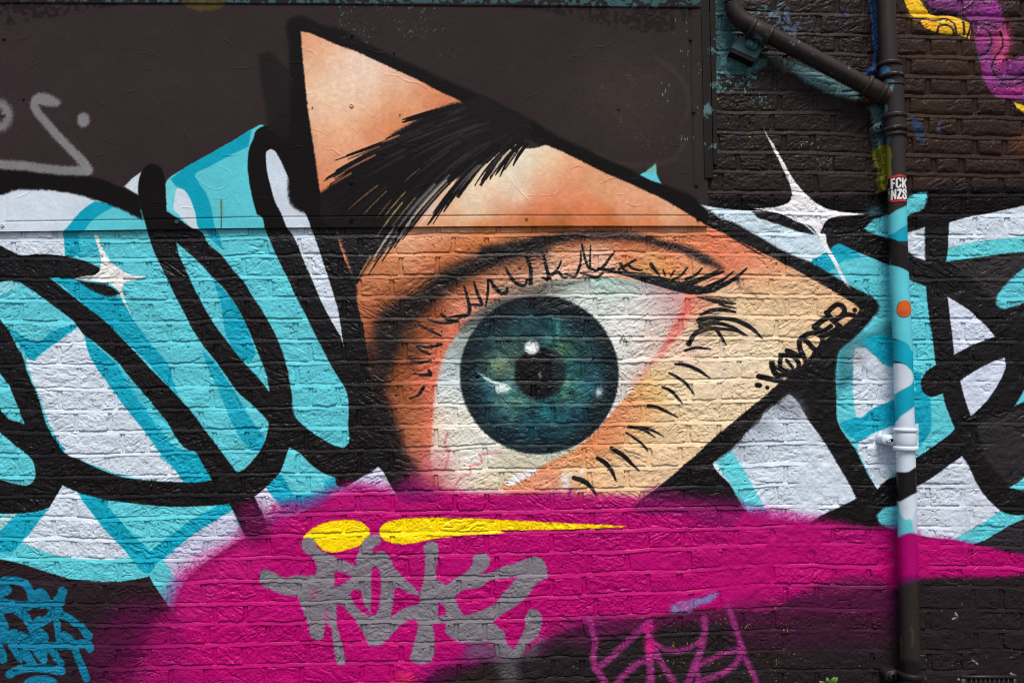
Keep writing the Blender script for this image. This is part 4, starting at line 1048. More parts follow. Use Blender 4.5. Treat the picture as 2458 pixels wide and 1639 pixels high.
def split_regions(cv, co, keep, mat, root, main, names, smooth=True):
    """one mesh per painted motif: the faces of the grid fall to the motif that covers them"""
    NV, NU = cv.U.shape
    idx = np.arange(NV * NU, dtype=np.int32).reshape(NV, NU)
    quads = np.stack([idx[1:, :-1], idx[1:, 1:], idx[:-1, 1:], idx[:-1, :-1]], -1).reshape(-1, 4)
    fr = cv.rid[:-1, :-1].reshape(-1)
    k = keep.reshape(-1)
    quads, fr = quads[k], fr[k]
    flat = co.reshape(-1, 3)
    rgb = lin(cv.rgb.reshape(-1, 3)) * GAIN
    gl = np.where((cv.rid == 0) & ((cv.V < 545) | (cv.V > 1300)), .35, 1.0).astype(np.float32).reshape(-1)
    made = {}
    for r in np.unique(fr):
        q = quads[fr == r]
        if len(q) < 6:
            continue
        vi, inv = np.unique(q.ravel(), return_inverse=True)
        nm, lab, par = names(int(r))
        me = raw_mesh(nm, flat[vi], inv.reshape(-1, 4).astype(np.int32), rgb[vi], smooth, gl[vi])
        o = bpy.data.objects.new(nm, me)
        COL.objects.link(o)
        me.materials.append(mat)
        made[int(r)] = o
        if lab:
            o['label'] = lab
    for r, o in made.items():
        par = names(r)[2]
        o.parent = made.get(par, root) if par is not None else root
        if o.parent == root:
            o.matrix_parent_inverse = root.matrix_basis.inverted()
    return made


PARTS = {
    R_EYE: ('painted_eye', 'huge sprayed eye in orange and peach skin tones', None),
    R_BALL: ('eyeball', 'white of the painted eye with pink veins', R_EYE), R_IRIS: ('iris', 'dark teal painted iris', R_EYE),
    R_PUPIL: ('pupil', 'black painted pupil', R_EYE), R_BROW: ('eyebrow', 'black brushed eyebrow', R_EYE),
    R_SIGN: ('signature', 'black hand-sprayed signature along the lower edge of the eye', R_EYE), R_OUTL: ('outline', 'broad black outline round the eye', R_EYE),
    R_LETL: ('lettering', 'cyan and white graffiti letters with black outlines left of the eye', None),
    R_LETR: ('lettering', 'cyan and white graffiti letters right of the eye', None),
    R_MAG: ('paint_band', 'magenta band across the foot of the mural', None),
    R_YEL1: ('paint_dash', 'short rounded yellow dash', None), R_YEL2: ('paint_dash', 'long tapering yellow dash', None),
    R_GTAG: ('graffiti_tag', 'grey sprayed tag on the magenta band', None), R_TTAG: ('graffiti_tag', 'teal sprayed tag at the lower left', None),
    R_PTAG: ('graffiti_tag', 'thin pink sprayed tag near the ground', None), R_STAG: ('graffiti_tag', 'grey sprayed letter on the dark board', None),
    R_STAR1: ('painted_star', 'large white four-pointed sparkle', None), R_STAR2: ('painted_star', 'small white sparkle on the cyan letters', None),
    R_TENT: ('painted_tentacle', 'purple painted tentacle', None), R_YTENT: ('painted_tentacle', 'yellow painted tentacle tip', None),
    R_TRIANGLE: ('painted_triangle', 'small cyan triangle', None),
}


def part_name(main):
    def f(r):
        if r == 0:
            return main
        if r >= R_LASH:
            return ('eyelash', None, R_EYE)
        return PARTS[r]
    return f


fu = (wall.us[:-1] + wall.us[1:]) / 2
fv = (wall.vs[:-1] + wall.vs[1:]) / 2
keep = ~((fu[None, :] < 1648) & (fv[:, None] < 524)) & (Z[1:, :-1] > -0.02)
wall_root = thing('brick_wall', 'old brick wall sprayed with a huge eye mural, cyan letters and a magenta band', 'wall')
wp = split_regions(wall, co_w, keep, M_WALL, wall_root, 'brickwork', part_name(('brickwork', 'brickwork under black and charcoal paint', None)))
# the body of the wall behind its painted face, and its plain continuation on both sides
M_PLAIN, nt, bs = nodes('dark_brick')
br = nt.nodes.new('ShaderNodeTexBrick')
tc = nt.nodes.new('ShaderNodeTexCoord')
mp = nt.nodes.new('ShaderNodeMapping')
mp.inputs['Rotation'].default_value = (math.pi / 2, 0, 0)
nt.links.new(tc.outputs['Object'], mp.inputs['Vector'])
nt.links.new(mp.outputs[0], br.inputs['Vector'])
for k, v in (('Scale', 1.0), ('Mortar Size', 0.006), ('Brick Width', 0.225), ('Row Height', 0.0725), ('Mortar Smooth', 0.3)):
    br.inputs[k].default_value = v
br.inputs['Color1'].default_value = (0.03, 0.024, 0.022, 1)
br.inputs['Color2'].default_value = (0.045, 0.034, 0.03, 1)
br.inputs['Mortar'].default_value = (0.026, 0.022, 0.022, 1)
nt.links.new(br.outputs['Color'], bs.inputs['Base Color'])
bs.inputs['Roughness'].default_value = 0.6
ng = noise(nt, 90.0, 4.0)
mm = nt.nodes.new('ShaderNodeMath')
mm.operation = 'MULTIPLY_ADD'
mm.inputs[1].default_value = -1.0
nt.links.new(br.outputs['Fac'], mm.inputs[0])
nt.links.new(ng.outputs['Fac'], mm.inputs[2])
bump(nt, bs, mm.outputs[0], 0.6, 0.004)
xl, xr = float(X[:, 0].max()), float(X[:, -1].min())
zt = float(Z[0, :].min())
cs, qs, off = [], [], 0
for b in ((-9.0, 9.0, 0.02, 0.3, -0.15, 5.2), (-9.0, xl + .02, -0.0005, 0.0195, -0.15, 5.2), (xr - .02, 9.0, -0.0005, 0.0195, -0.15, 5.2), (xl + .0205, xr - .0205, -0.0005, 0.0195, zt - .02, 5.2)):
    c_, q_ = box_arrays(*b, off)
    cs.append(c_)
    qs.append(q_)
    off += 8
core = link('wall_core', raw_mesh('wall_core', np.concatenate(cs), np.concatenate(qs), None, False), M_PLAIN, wall_root)

# ------------------------------------------------------------------ the boarded panel at the top left
PY = -0.013                                        # its front stands proud of the wall
us = uneven(-420, 1694, -10, 1694, STEP)
vs = uneven(-300, 557, -10, 557, STEP)
pan = Canvas(us, vs, (54, 46, 46))
paint_all(pan, True)
edge = np.interp(pan.us, [-420, 0, 600, 1300, 1690], [557, 555, 546, 541, 541])
wgt = sstep(420, 556, pan.V)
Vp = pan.V + (edge[None, :] - 556.0) * wgt
# sample the paint where the warped rows really lie
jv = np.clip(np.interp(Vp.ravel(), pan.vs, np.arange(len(pan.vs))), 0, len(pan.vs) - 1.001).reshape(Vp.shape)
i0 = jv.astype(int)
f0 = (jv - i0)[..., None].astype(np.float32)
ci = np.broadcast_to(np.arange(len(pan.us))[None, :], i0.shape)
pan.rgb = pan.rgb[i0, ci] * (1 - f0) + pan.rgb[i0 + 1, ci] * f0
pan.rid = pan.rid[i0, ci]
seam = np.interp(pan.us, [-420, 0, 350, 600, 1200, 1690], [533, 532, 527, 521, 517, 517])
dS = Vp - seam[None, :]
ph = (fbm(pan.U, Vp, 40, 501, 3) - .5) * 1.0 + (fbm(pan.U, Vp, 5, 503, 3) - .5) * .5
seamx = sstep(1664, 1660, pan.U) * sstep(8, 14, pan.U)
ph += np.where(dS > 0, -1.2, 0.0) * seamx - np.exp(-(dS / 1.3)**2) * 2.2 * seamx
RX = np.interp(Vp, [0, 520], [1652, 1668])
ph -= sstep(RX - 1, RX + 1, pan.U) * 1.5 + np.exp(-((pan.U - RX) / 1.6)**2) * 1.8
ph -= np.exp(-((pan.U - 13) / 1.5)**2) * 1.6 * (Vp < 533)
tt = np.interp(pan.U, [-300, 0, 700, 1650], [6, 9, 11, 20])
ph += sstep(tt + 1, tt - 1, Vp) * 4.0
# ridges of old tape, wrinkles and blisters under the paint
rg = random.Random(12)
ridge = Canvas(pan.us, pan.vs, (0, 0, 0))
for k in range(95):
    x, y = rg.uniform(0, 1650), rg.uniform(30, 530)
    a = rg.choice((0, 0, .3, -.4, 1.2, rg.uniform(-1.5, 1.5)))
    L = rg.uniform(6, 34)
    b = a + rg.uniform(-.7, .7)
    x1, y1 = x + L * math.cos(a), y + L * math.sin(a)
    x2, y2 = x1 + L * .5 * math.cos(b), y1 + L * .5 * math.sin(b)
    v = rg.choice((255, 255, 120))
    ridge.stroke("Z %.1f,%.1f,1.2 %.1f,%.1f,2.4 %.1f,%.1f,1" % (x, y, x1, y1, x2, y2), (v, v, v), 2, soft=1.2, jit=1.0)
for s in ("B 905,500,2 1000,515 1040,540,5 1140,565,6 1190,600,3 1210,620 1190,665,2", "B 760,500,2 740,560 720,620,1", "B 870,970,3 950,955 1050,985 1100,980 1180,1040 1260,1130,2", "B 415,865,3 480,885 520,910,1", "A 1310,1190,3 1380,1250 1460,1280 1540,1230 1545,1160 1470,1115,2", "A 1545,1150,3 1540,1230 1520,1340 1420,1340,2", "C 180,1330,2 370,1315 500,1160,2", "C 70,1210,2 200,1380 220,1410,1"):
    ridge.stroke(s, (255, 255, 255), 4, soft=1.2, jit=1.5)
ph += ridge.rgb[..., 0] * 1.25
dents = vnoise(pan.U, Vp, 5.0, 511)
ph += sstep(.955, .99, dents) * 1.2
X2, Z2 = unproj(pan.U, Vp, PY)
co_p = np.stack([X2, PY - ph * 0.001, Z2], -1)
panel_root = thing('boarded_panel', 'dark painted board screwed over the window opening above the brickwork', 'panel', (-1.0, PY, 2.0))
keep_p = np.ones((len(pan.vs) - 1, len(pan.us) - 1), bool)
pp = split_regions(pan, co_p, keep_p, M_PANEL, panel_root, 'board', part_name(('board', 'charcoal painted board with scratches and old tape marks', None)))
# body of the board behind the painted face: follows its lower and right edges
M_EDGE = plain_mat('board_edge', (40, 33, 33), 0.6)


def strip_solid(front, y1):
    """closed band from a polyline of front points back to depth y1"""
    f = np.array(front, np.float32)
    b = f.copy()
    b[:, 1] = y1
    n = len(f)
    co = np.concatenate([f, b])
    q = np.array([(i, i + 1, n + i + 1, n + i) for i in range(n - 1)], np.int32)
    return co, q


rim = np.concatenate([co_p[-1, :, :], co_p[::-1, -1, :][1:]])
c_, q_ = strip_solid(rim, 0.012)
link('board_edge', raw_mesh('board_edge', c_, q_, None, False), M_EDGE, panel_root)


def cyl_y(x, z, y0, y1, r, n=20, dome=0.3):
    """a round head whose axis points out of the wall"""
    ring = [(math.cos(2 * math.pi * i / n), math.sin(2 * math.pi * i / n)) for i in range(n)]
    co = []
    prof = [(1.0, y0), (1.0, y0 + (y1 - y0) * (1 - dome)), (0.82, y0 + (y1 - y0) * .93), (0.35, y1), (0.30, y1 + (y0 - y1) * .25)]
    for k, (rr, y) in enumerate(prof):
        co += [(x + r * rr * a, y, z + r * rr * b) for a, b in ring]
    co.append((x, prof[-1][1], z))
    q = []
    for k in range(len(prof) - 1):
        q += [(k * n + i, k * n + (i + 1) % n, (k + 1) * n + (i + 1) % n, (k + 1) * n + i) for i in range(n)]
    base = (len(prof) - 1) * n
    q += [(base + i, base + (i + 1) % n, len(co) - 1, len(co) - 1) for i in range(n)]
    bmq = [tuple(dict.fromkeys(t)) for t in q]
    me = bpy.data.meshes.new('screw')
    me.from_pydata(co, [], bmq)
    me.polygons.foreach_set('use_smooth', np.ones(len(bmq), bool))
    me.update()
    return me


def sample(cv, u, v):
    i = int(np.clip(np.searchsorted(cv.vs, v), 0, len(cv.vs) - 1))
    j = int(np.clip(np.searchsorted(cv.us, u), 0, len(cv.us) - 1))
    return cv.rgb[i, j]


def paint_mesh(me, rgb):
    at = me.attributes.new('paint', 'FLOAT_COLOR', 'POINT')
    c4 = np.ones((len(me.vertices), 4), np.float32)
    c4[:, :3] = lin(np.asarray(rgb)) * GAIN
    at.data.foreach_set('color', c4.ravel())


for u, v, r in ((10, 7, 4), (9, 93, 4.5), (8, 275, 4.5), (6, 542, 4.5), (432, 6, 4.5), (425, 533, 5), (57, 238, 3), (845, 85, 3.6), (844, 254, 5.5), (843, 438, 5), (843, 527, 4.5), (1264, 524, 3.2), (1254, 6, 4), (1658, 95, 4.2), (1665, 268, 4.2), (1672, 444, 4.2), (1676, 526, 4.2), (1657, 17, 4.2), (946, 127, 2.4), (1485, 262, 2.4), (960, 275, 2), (750, 258, 2.4)):
    x, z = unproj(u, v, PY)
    me = cyl_y(float(x), float(z), PY + 0.001, PY - 0.0045, r * 0.00147)
    paint_mesh(me, np.repeat(sample(pan, u + 7, v + 2)[None, :] * .9, len(me.vertices), 0))
    link('screw', me, M_PANEL, panel_root)

# upright of the old window frame between board and brickwork
M_FRAME, nt, bs = nodes('frame_paint')
n1 = noise(nt, 26.0, 6.0, 0.7)
n2 = noise(nt, 7.0, 2.0)
ad = nt.nodes.new('ShaderNodeMath')
ad.operation = 'MULTIPLY'
nt.links.new(n1.outputs['Fac'], ad.inputs[0])
nt.links.new(n2.outputs['Fac'], ad.inputs[1])
rp = nt.nodes.new('ShaderNodeValToRGB')
rp.color_ramp.elements[0].position = 0.33
rp.color_ramp.elements[0].color = (0.015, 0.012, 0.011, 1)
rp.color_ramp.elements[1].position = 0.36
rp.color_ramp.elements[1].color = (0.09, 0.16, 0.16, 1)
nt.links.new(ad.outputs[0], rp.inputs['Fac'])
nt.links.new(rp.outputs[0], bs.inputs['Base Color'])
bs.inputs['Roughness'].default_value = 0.6
bs.inputs['Specular IOR Level'].default_value = 0.08
bump(nt, bs, n1.outputs['Fac'], 0.4, 0.004)


def quad_bar(pts_front, y0, y1, name, mat, parent, bev=0.002):
    """bar whose front outline is given by four photo points, from depth y0 (front) to y1"""
    f = [pt(u, v, y0) for u, v in pts_front]
    ctr = sum(f, Vector()) / 4
    g = [p + (ctr - p).normalized() * bev for p in f]
    co = [(p.x, y0, p.z) for p in g] + [(p.x, y0 + bev, p.z) for p in f] + [(p.x, y1, p.z) for p in f]
    q = [(0, 1, 2, 3)] + [(4 * k + i, 4 * k + 4 + i, 4 * k + 4 + (i + 1) % 4, 4 * k + (i + 1) % 4) for k in range(2) for i in range(4)] + [(11, 10, 9, 8)]
    me = bpy.data.meshes.new(name)
    me.from_pydata(co, [], q)
    me.update()
    return link(name, me, mat, parent)


frame_root = thing('window_frame', 'weathered dark timber upright with teal paint flakes beside the board', 'window frame', (0.67, -0.01, 1.9))
quad_bar([(1677, -300), (1694, -300), (1712, 428), (1692, 428)], -0.017, 0.006, 'outer_bead', M_FRAME, frame_root)
quad_bar([(1697, -300), (1714, -300), (1722, 395), (1713, 395)], -0.011, 0.006, 'inner_bead', M_FRAME, frame_root)
# ------------------------------------------------------------------ the rainwater pipes
pus = np.arange(2060, 2260, 1.5)
pvs = np.arange(-320, 1680, 1.5)
pipec = Canvas(pus, pvs, (50, 42, 41))
D_ = lambda c, s, col, **k: c.poly(s, col, 0.9, 1, None, 0.8, **k)
pipec.poly("D 900,-1000 1300,-1000 1300,450 900,450", (52, 43, 41), 3)
D_(pipec, "D 960,462 1055,455 1062,490 970,520", (58, 84, 124))
D_(pipec, "D 1005,450 1056,456 1056,498 1010,520", (72, 116, 150))
D_(pipec, "D 975,515 1020,512 1015,560 980,580", (64, 96, 128))
D_(pipec, "D 1015,545 1085,540 1078,600 1070,625 1015,590", (104, 150, 150))
D_(pipec, "D 1000,700 1035,700 1030,765 1000,770", (84, 120, 124))
D_(pipec, "D 1010,890 1060,890 1060,930 1040,990 1010,960", (72, 92, 112))
D_(pipec, "D 1020,960 1050,980 1065,1120 1060,1250 1020,1230", (120, 116, 40))
D_(pipec, "D 900,1465* 1045,1450* 1100,1415 1175,1380* 1400,1370*; H 1400,55* 1180,55 1130,85 1075,120 900,140*", LC)
D_(pipec, "H 900,135* 1075,118 1130,90 1180,52 1400,50* 1400,170* 1150,165 900,170*", MC)
D_(pipec, "H 900,160* 1100,158 1125,175 1180,205 1400,215* 1400,400* 1195,378 1150,350 1110,335 900,330*", (28, 23, 23))
D_(pipec, "H 900,325* 1110,335 1150,350 1195,376 1400,400*; H 1400,930* 1205,905 1180,860 1130,832 900,826*", LC)
D_(pipec, "H 900,826* 1085,830 1130,832 1180,860 1205,905 1400,930* 1400,1120* 1222,1080 1200,1030 1150,988 900,980*", MC)
D_(pipec, "H 900,984* 1095,984 1150,990 1200,1030 1222,1085 1205,1125 1160,1155 1120,1175 1095,1195 900,1210*", WH)
D_(pipec, "H 900,1200* 1095,1192 1125,1172 1165,1152 1208,1122 1222,1085 1400,1080* 1400,1260* 1225,1270 1180,1310 1130,1345 1098,1385 900,1400*", MC)
D_(pipec, "H 900,1390* 1098,1380 1130,1342 1180,1308 1225,1270 1400,1260*; L 1400,110* 1232,118 1180,150 1105,150 900,150*", WH)
D_(pipec, "L 900,150* 1105,150 1180,150 1232,120 1400,110* 1400,280* 1235,290 1180,315 1130,345 900,345*", (26, 22, 22))
D_(pipec, "L 900,340* 1130,345 1180,318 1235,290 1400,280* 1400,590 900,590", WH)
D_(pipec, "L 900,360* 1115,350 1125,420 1170,470 1195,465 1215,510 1225,560 1400,580 1400,640 900,640", (100, 200, 208))
D_(pipec, "L 1235,400 1400,400 1400,590 1240,590", (190, 200, 214))
pipec.poly("L 800,585* 1120,585 1150,570 1200,560 1245,568 1400,575* 1400,890* 1250,880 1180,890 1115,905 800,910*", (170, 0, 104), 3.5)
pipec.poly("L 800,860 1115,860 1250,840 1400,840 1400,960 800,960", (84, 20, 70), 8, .7)
pipec.poly("L 800,920* 1115,915 1180,900 1250,885 1400,880* 1400,1700 800,1700", (44, 38, 35), 4.5)
pipec.stroke("L 1134,1260 1134,1380 1133,1490", (110, 96, 44), 7, soft=1.2, alpha=.7)
pipec.stroke("L 1200,1190 1215,1260 1205,1320", (84, 80, 56), 14, soft=3, alpha=.5)
pipec.poly("L 1120,1430 1250,1430 1260,1520 1120,1520", (20, 17, 18), 6, .8)
v_ = fbm(pipec.U, pipec.V, 30, 601, 3) - .5
pipec.rgb *= (1 + v_ * .12)[..., None]

DARK = np.array((50, 41, 39)) / 255.0


def bil(cv, u, v):
    a = np.clip((u - cv.us[0]) / (cv.us[1] - cv.us[0]), 0, len(cv.us) - 1.01)
    b = np.clip((v - cv.vs[0]) / (cv.vs[1] - cv.vs[0]), 0, len(cv.vs) - 1.01)
    i, j = b.astype(int), a.astype(int)
    fa, fb = (a - j)[..., None], (b - i)[..., None]
    return (cv.rgb[i, j] * (1 - fa) + cv.rgb[i, j + 1] * fa) * (1 - fb) + (cv.rgb[i + 1, j] * (1 - fa) + cv.rgb[i + 1, j + 1] * fa) * fb


def dark_coat(P, chip=.36, tint=(84, 120, 122), seed=0):
    U, V = proj(P[..., 0], P[..., 1], P[..., 2])
    f = fbm(U, V + P[..., 1] * 900, 7, 610 + seed, 3) * .6 + fbm(U, V, 36, 640 + seed, 2) * .4
    a = sstep(1 - chip - .02, 1 - chip + .03, f)[..., None]
    n = (fbm(U, V, 20, 620, 3) - .5)[..., None] * .3
    return DARK * (1 + n) * (1 - a) + np.array(tint) / 255.0 * a


def front_coat(P):
    U, V = proj(P[..., 0], P[..., 1], P[..., 2])
    return bil(pipec, U, V)


def sweep(name, path, radii, mat, parent, colour, nseg=40, cap=True, rough=0.0):
    """a tube along path (Vectors) with a radius at each point"""
    P = np.array([tuple(p) for p in path])
    n = len(P)
    T = np.gradient(P, axis=0)
    T /= np.linalg.norm(T, axis=1)[:, None]
    ref = np.array((0.0, -1.0, 0.0))
    ring = []
    ang = np.linspace(0, 2 * math.pi, nseg, endpoint=False)
    for i in range(n):
        s = np.cross(T[i], ref)
        s /= np.linalg.norm(s)
        t = np.cross(s, T[i])
        ring.append(P[i] + radii[i] * (np.cos(ang)[:, None] * s + np.sin(ang)[:, None] * t))
    co = np.array(ring)
    idx = np.arange(n * nseg).reshape(n, nseg)
    nx = np.roll(idx, -1, axis=1)
    q = np.stack([idx[:-1], nx[:-1], nx[1:], idx[1:]], -1).reshape(-1, 4)
    rgb = lin(np.clip(colour(co), 0, 1)) * GAIN
    me = raw_mesh(name, co.reshape(-1, 3), q, rgb.reshape(-1, 3))
    return link(name, me, mat, parent)


def along(a, b, n):
    return [a.lerp(b, i / (n - 1)) for i in range(n)]


AX = -0.058                                    # the pipe's axis in front of the wall
RP = 0.0308
pipe_root = thing('drainpipe', 'rainwater downpipe with a sloping branch, banded in the mural colours below and charcoal above', 'drainpipe', tuple(pt(2188, 1660, AX)))
axis = [(2111, -320), (2123, 0), (2130, 168), (2144, 170), (2150, 345), (2155, 560), (2160, 700), (2167, 830), (2176.5, 1186), (2183, 1500), (2187, 1665)]
uAx = lambda v: float(np.interp(v, [q[1] for q in axis if q[1] > 168], [q[0] for q in axis if q[1] > 168]))
# upper length and lower length of the downpipe meet in the socket of the junction
up_a, up_b = pt(2113, -320, AX), pt(2134, 185, AX)
sweep('pipe', along(up_a, up_b, 260), [RP] * 260, M_PIPE, pipe_root, front_coat)
vv = np.linspace(165, 1700, 1000)
sweep('pipe', [pt(uAx(v), v, AX) for v in vv], [RP * (1.06 if v < 320 else 1.0) for v in vv], M_PIPE, pipe_root, front_coat)


def collar(v, h, r, name='collar', colour=front_coat, ctr=None):
    """bead round the downpipe at photo row v"""
    n = 14
    t = np.linspace(-1, 1, n)
    c0 = uAx(v) if ctr is None else ctr
    path = [pt(c0 + (uAx(v + a * h) - uAx(v)), v + a * h, AX) for a in t]
    rad = [RP * .98 + (r - RP * .98) * math.sqrt(max(0.0, 1 - abs(a)**3)) for a in t]
    return sweep(name, path, rad, M_PIPE, pipe_root, colour)


CD = lambda P: dark_coat(P, .30, (70, 100, 108), 3)
collar(158, 6.0, .0425, colour=CD, ctr=2134)
collar(172, 16.0, .0350, 'socket', ctr=2137)
collar(186, 5.5, .0420, colour=CD, ctr=2140)
collar(207, 3.0, .0362, colour=CD)
collar(281, 6.5, .0400, colour=CD)
collar(296, 20.0, .0350, 'socket', colour=lambda P: front_coat(P) * .96)
collar(312, 5.5, .0400, colour=CD)
collar(326, 4.5, .0372, colour=CD)
WHC = lambda P: np.broadcast_to(np.array((208, 217, 226)) / 255.0, P.shape)
collar(1032, 5.0, .0395, colour=WHC)
collar(1052, 18.0, .0365, 'socket', colour=WHC)
collar(1076, 6.5, .0405, colour=WHC)
BLK = lambda P: np.broadcast_to(np.array((30, 25, 29)) / 255.0, P.shape)
collar(1618, 7.5, .0415, colour=BLK)
collar(1650, 22.0, .0385, 'socket', colour=BLK)


def ear(name, centre, rx, rz, y0, y1, rgb, parent, ang=0.0):
    """rounded lug of a pipe clip, with its fixing bolt"""
    n = 28
    co, q = [], []
    ring = []
    for i in range(n):
        a = 2 * math.pi * i / n
        x, z = rx * math.copysign(abs(math.cos(a))**.7, math.cos(a)), rz * math.copysign(abs(math.sin(a))**.7, math.sin(a))
        ring.append((x * math.cos(ang) - z * math.sin(ang), x * math.sin(ang) + z * math.cos(ang)))
    for s, y in ((1, y1), (1, y0 + .003), (.93, y0), (0.3, y0 - .0005)):
        co += [(centre.x + a * s, y, centre.z + b * s) for a, b in ring]
    for k in range(3):
        q += [(k * n + i, (k + 1) * n + i, (k + 1) * n + (i + 1) % n, k * n + (i + 1) % n) for i in range(n)]
    q.append(tuple(range(3 * n, 4 * n)))
    me = bpy.data.meshes.new(name)
    me.from_pydata(co, [], q)
    me.update()
    me.polygons.foreach_set('use_smooth', np.ones(len(q), bool))
    paint_mesh(me, np.repeat(np.array(rgb)[None, :] / 255.0, len(co), 0))
    return link(name, me, M_PIPE, parent)


def bolt(centre, y, r, rgb, parent):
    me = cyl_y(centre.x, centre.z, y + .001, y - .007, r, 18)
    paint_mesh(me, np.repeat(np.array(rgb)[None, :] / 255.0, len(me.vertices), 0))
    return link('bolt', me, M_PIPE, parent)


# clip below the junction, the white clip and the clip at the foot
for u, v, rx, rz, y0, rgb, ang in ((2112, 305, .024, .017, -.036, (70, 86, 88), .5), (2138, 1056, .030, .018, -.046, (206, 215, 225), -.1), (2143, 1622, .026, .019, -.044, (32, 27, 30), .2)):
    c_ = pt(u, v, y0)
    e_ = ear('clip_lug', c_, rx, rz, y0, -.002, rgb, pipe_root, ang)
    bolt(pt(u - 6, v + 1, y0 - .001), y0 - .0015, .0072, tuple(x * .9 for x in rgb), e_)

# sloping branch: elbow at the top, straight length, socket into the junction
BX = -0.052
J = lambda u, v, y=BX: pt(u, v, y)
BC = lambda P: dark_coat(P, .30, (78, 112, 116), 1)
e0, e1, e2 = J(1757, -330), J(1763, 14), J(1806, 62)
el = [J(1760, 6)]
for t in np.linspace(0, 1, 26):
    a, b, c_, d = J(1761, 8), J(1764, 38), J(1772, 52), J(1816, 69)
    el.append(a * (1 - t)**3 + b * 3 * t * (1 - t)**2 + c_ * 3 * t * t * (1 - t) + d * t**3)
sweep('pipe', along(e0, J(1760, 8), 60), [.0300] * 60, M_PIPE, pipe_root, BC)
sweep('elbow', el, [.0312] * len(el), M_PIPE, pipe_root, BC)
b0, b1 = J(1800, 60), J(2138, 229)
sweep('branch_pipe', along(b0, J(2092, 213), 160), [.0300] * 160, M_PIPE, pipe_root, BC)


def branch_ring(t, h, r, name='collar', colour=BC):
    d = (J(2092, 213) - J(1824, 79)).normalized()
    c0 = J(1824, 79).lerp(J(2092, 213), t)
    n = 14
    s = np.linspace(-1, 1, n)
    return sweep(name, [c0 + d * (a * h) for a in s], [.029 + (r - .029) * math.sqrt(max(0.0, 1 - abs(a)**3)) for a in s], M_PIPE, pipe_root, colour)


branch_ring(-.075, .008, .0385)
branch_ring(.0, .032, .0345, 'socket', lambda P: dark_coat(P, .42, (70, 104, 108), 7))
branch_ring(.075, .007, .0380)
branch_ring(.955, .0085, .0400)
branch_ring(1.02, .034, .0350, 'socket')
branch_ring(1.085, .007, .0385)
tail = [J(2094, 214), J(2110, 222), J(2124, 229), J(2135, 234, BX - .004), J(2143, 238, BX + .01)]
tail = [tail[0].lerp(tail[1], i / 8) for i in range(8)] + [tail[1].lerp(tail[2], i / 8) for i in range(8)] + [tail[2].lerp(tail[3], i / 6) for i in range(6)] + [tail[3].lerp(tail[4], i / 5) for i in range(6)]
sweep('junction_arm', tail, [.0315] * 18 + list(np.linspace(.0315, .026, 10)), M_PIPE, pipe_root, BC)

# timber packer and clip that carry the elbow
M_BLOCK = paint_mat('painted_block', (0.45, 0.65), 120.0, 0.5, 0.004, 0.12)
pack = thing('mounting_block', 'wooden packing block with teal paint behind the elbow of the sloping branch pipe', 'mounting block', tuple(pt(1790, 110, -.01)))


def prism(name, pts, y0, y1, rgb, mat, parent, bev=.003):
    f = [pt(u, v, y0) for u, v in pts]
    n = len(f)
    ctr = sum(f, Vector()) / n
    g = [p + (ctr - p).normalized() * bev for p in f]
    co = [(p.x, y0, p.z) for p in g] + [(p.x, y0 + bev, p.z) for p in f] + [(p.x, y1, p.z) for p in f]
    q = [tuple(range(n))] + [(n * k + i, n * k + n + i, n * k + n + (i + 1) % n, n * k + (i + 1) % n) for k in range(2) for i in range(n)]
    me = bpy.data.meshes.new(name)
    me.from_pydata(co, [], q)
    me.update()
    paint_mesh(me, np.repeat(np.array(rgb)[None, :] / 255.0, len(co), 0))
    return link(name, me, mat, parent)


prism('timber_block', [(1776, 84), (1836, 112), (1816, 143), (1757, 116)], -.034, .002, (62, 88, 88), M_BLOCK, pack)
prism('base_board', [(1757, 117), (1816, 144), (1811, 151), (1752, 124)], -.040, .002, (22, 20, 21), M_BLOCK, pack)
clip = ear('pipe_clip', pt(1806, 106, -.046), .022, .016, -.046, -.034, (66, 100, 100), pack, -.5)
bolt(pt(1803, 108, -.047), -.0475, .007, (72, 110, 108), clip)

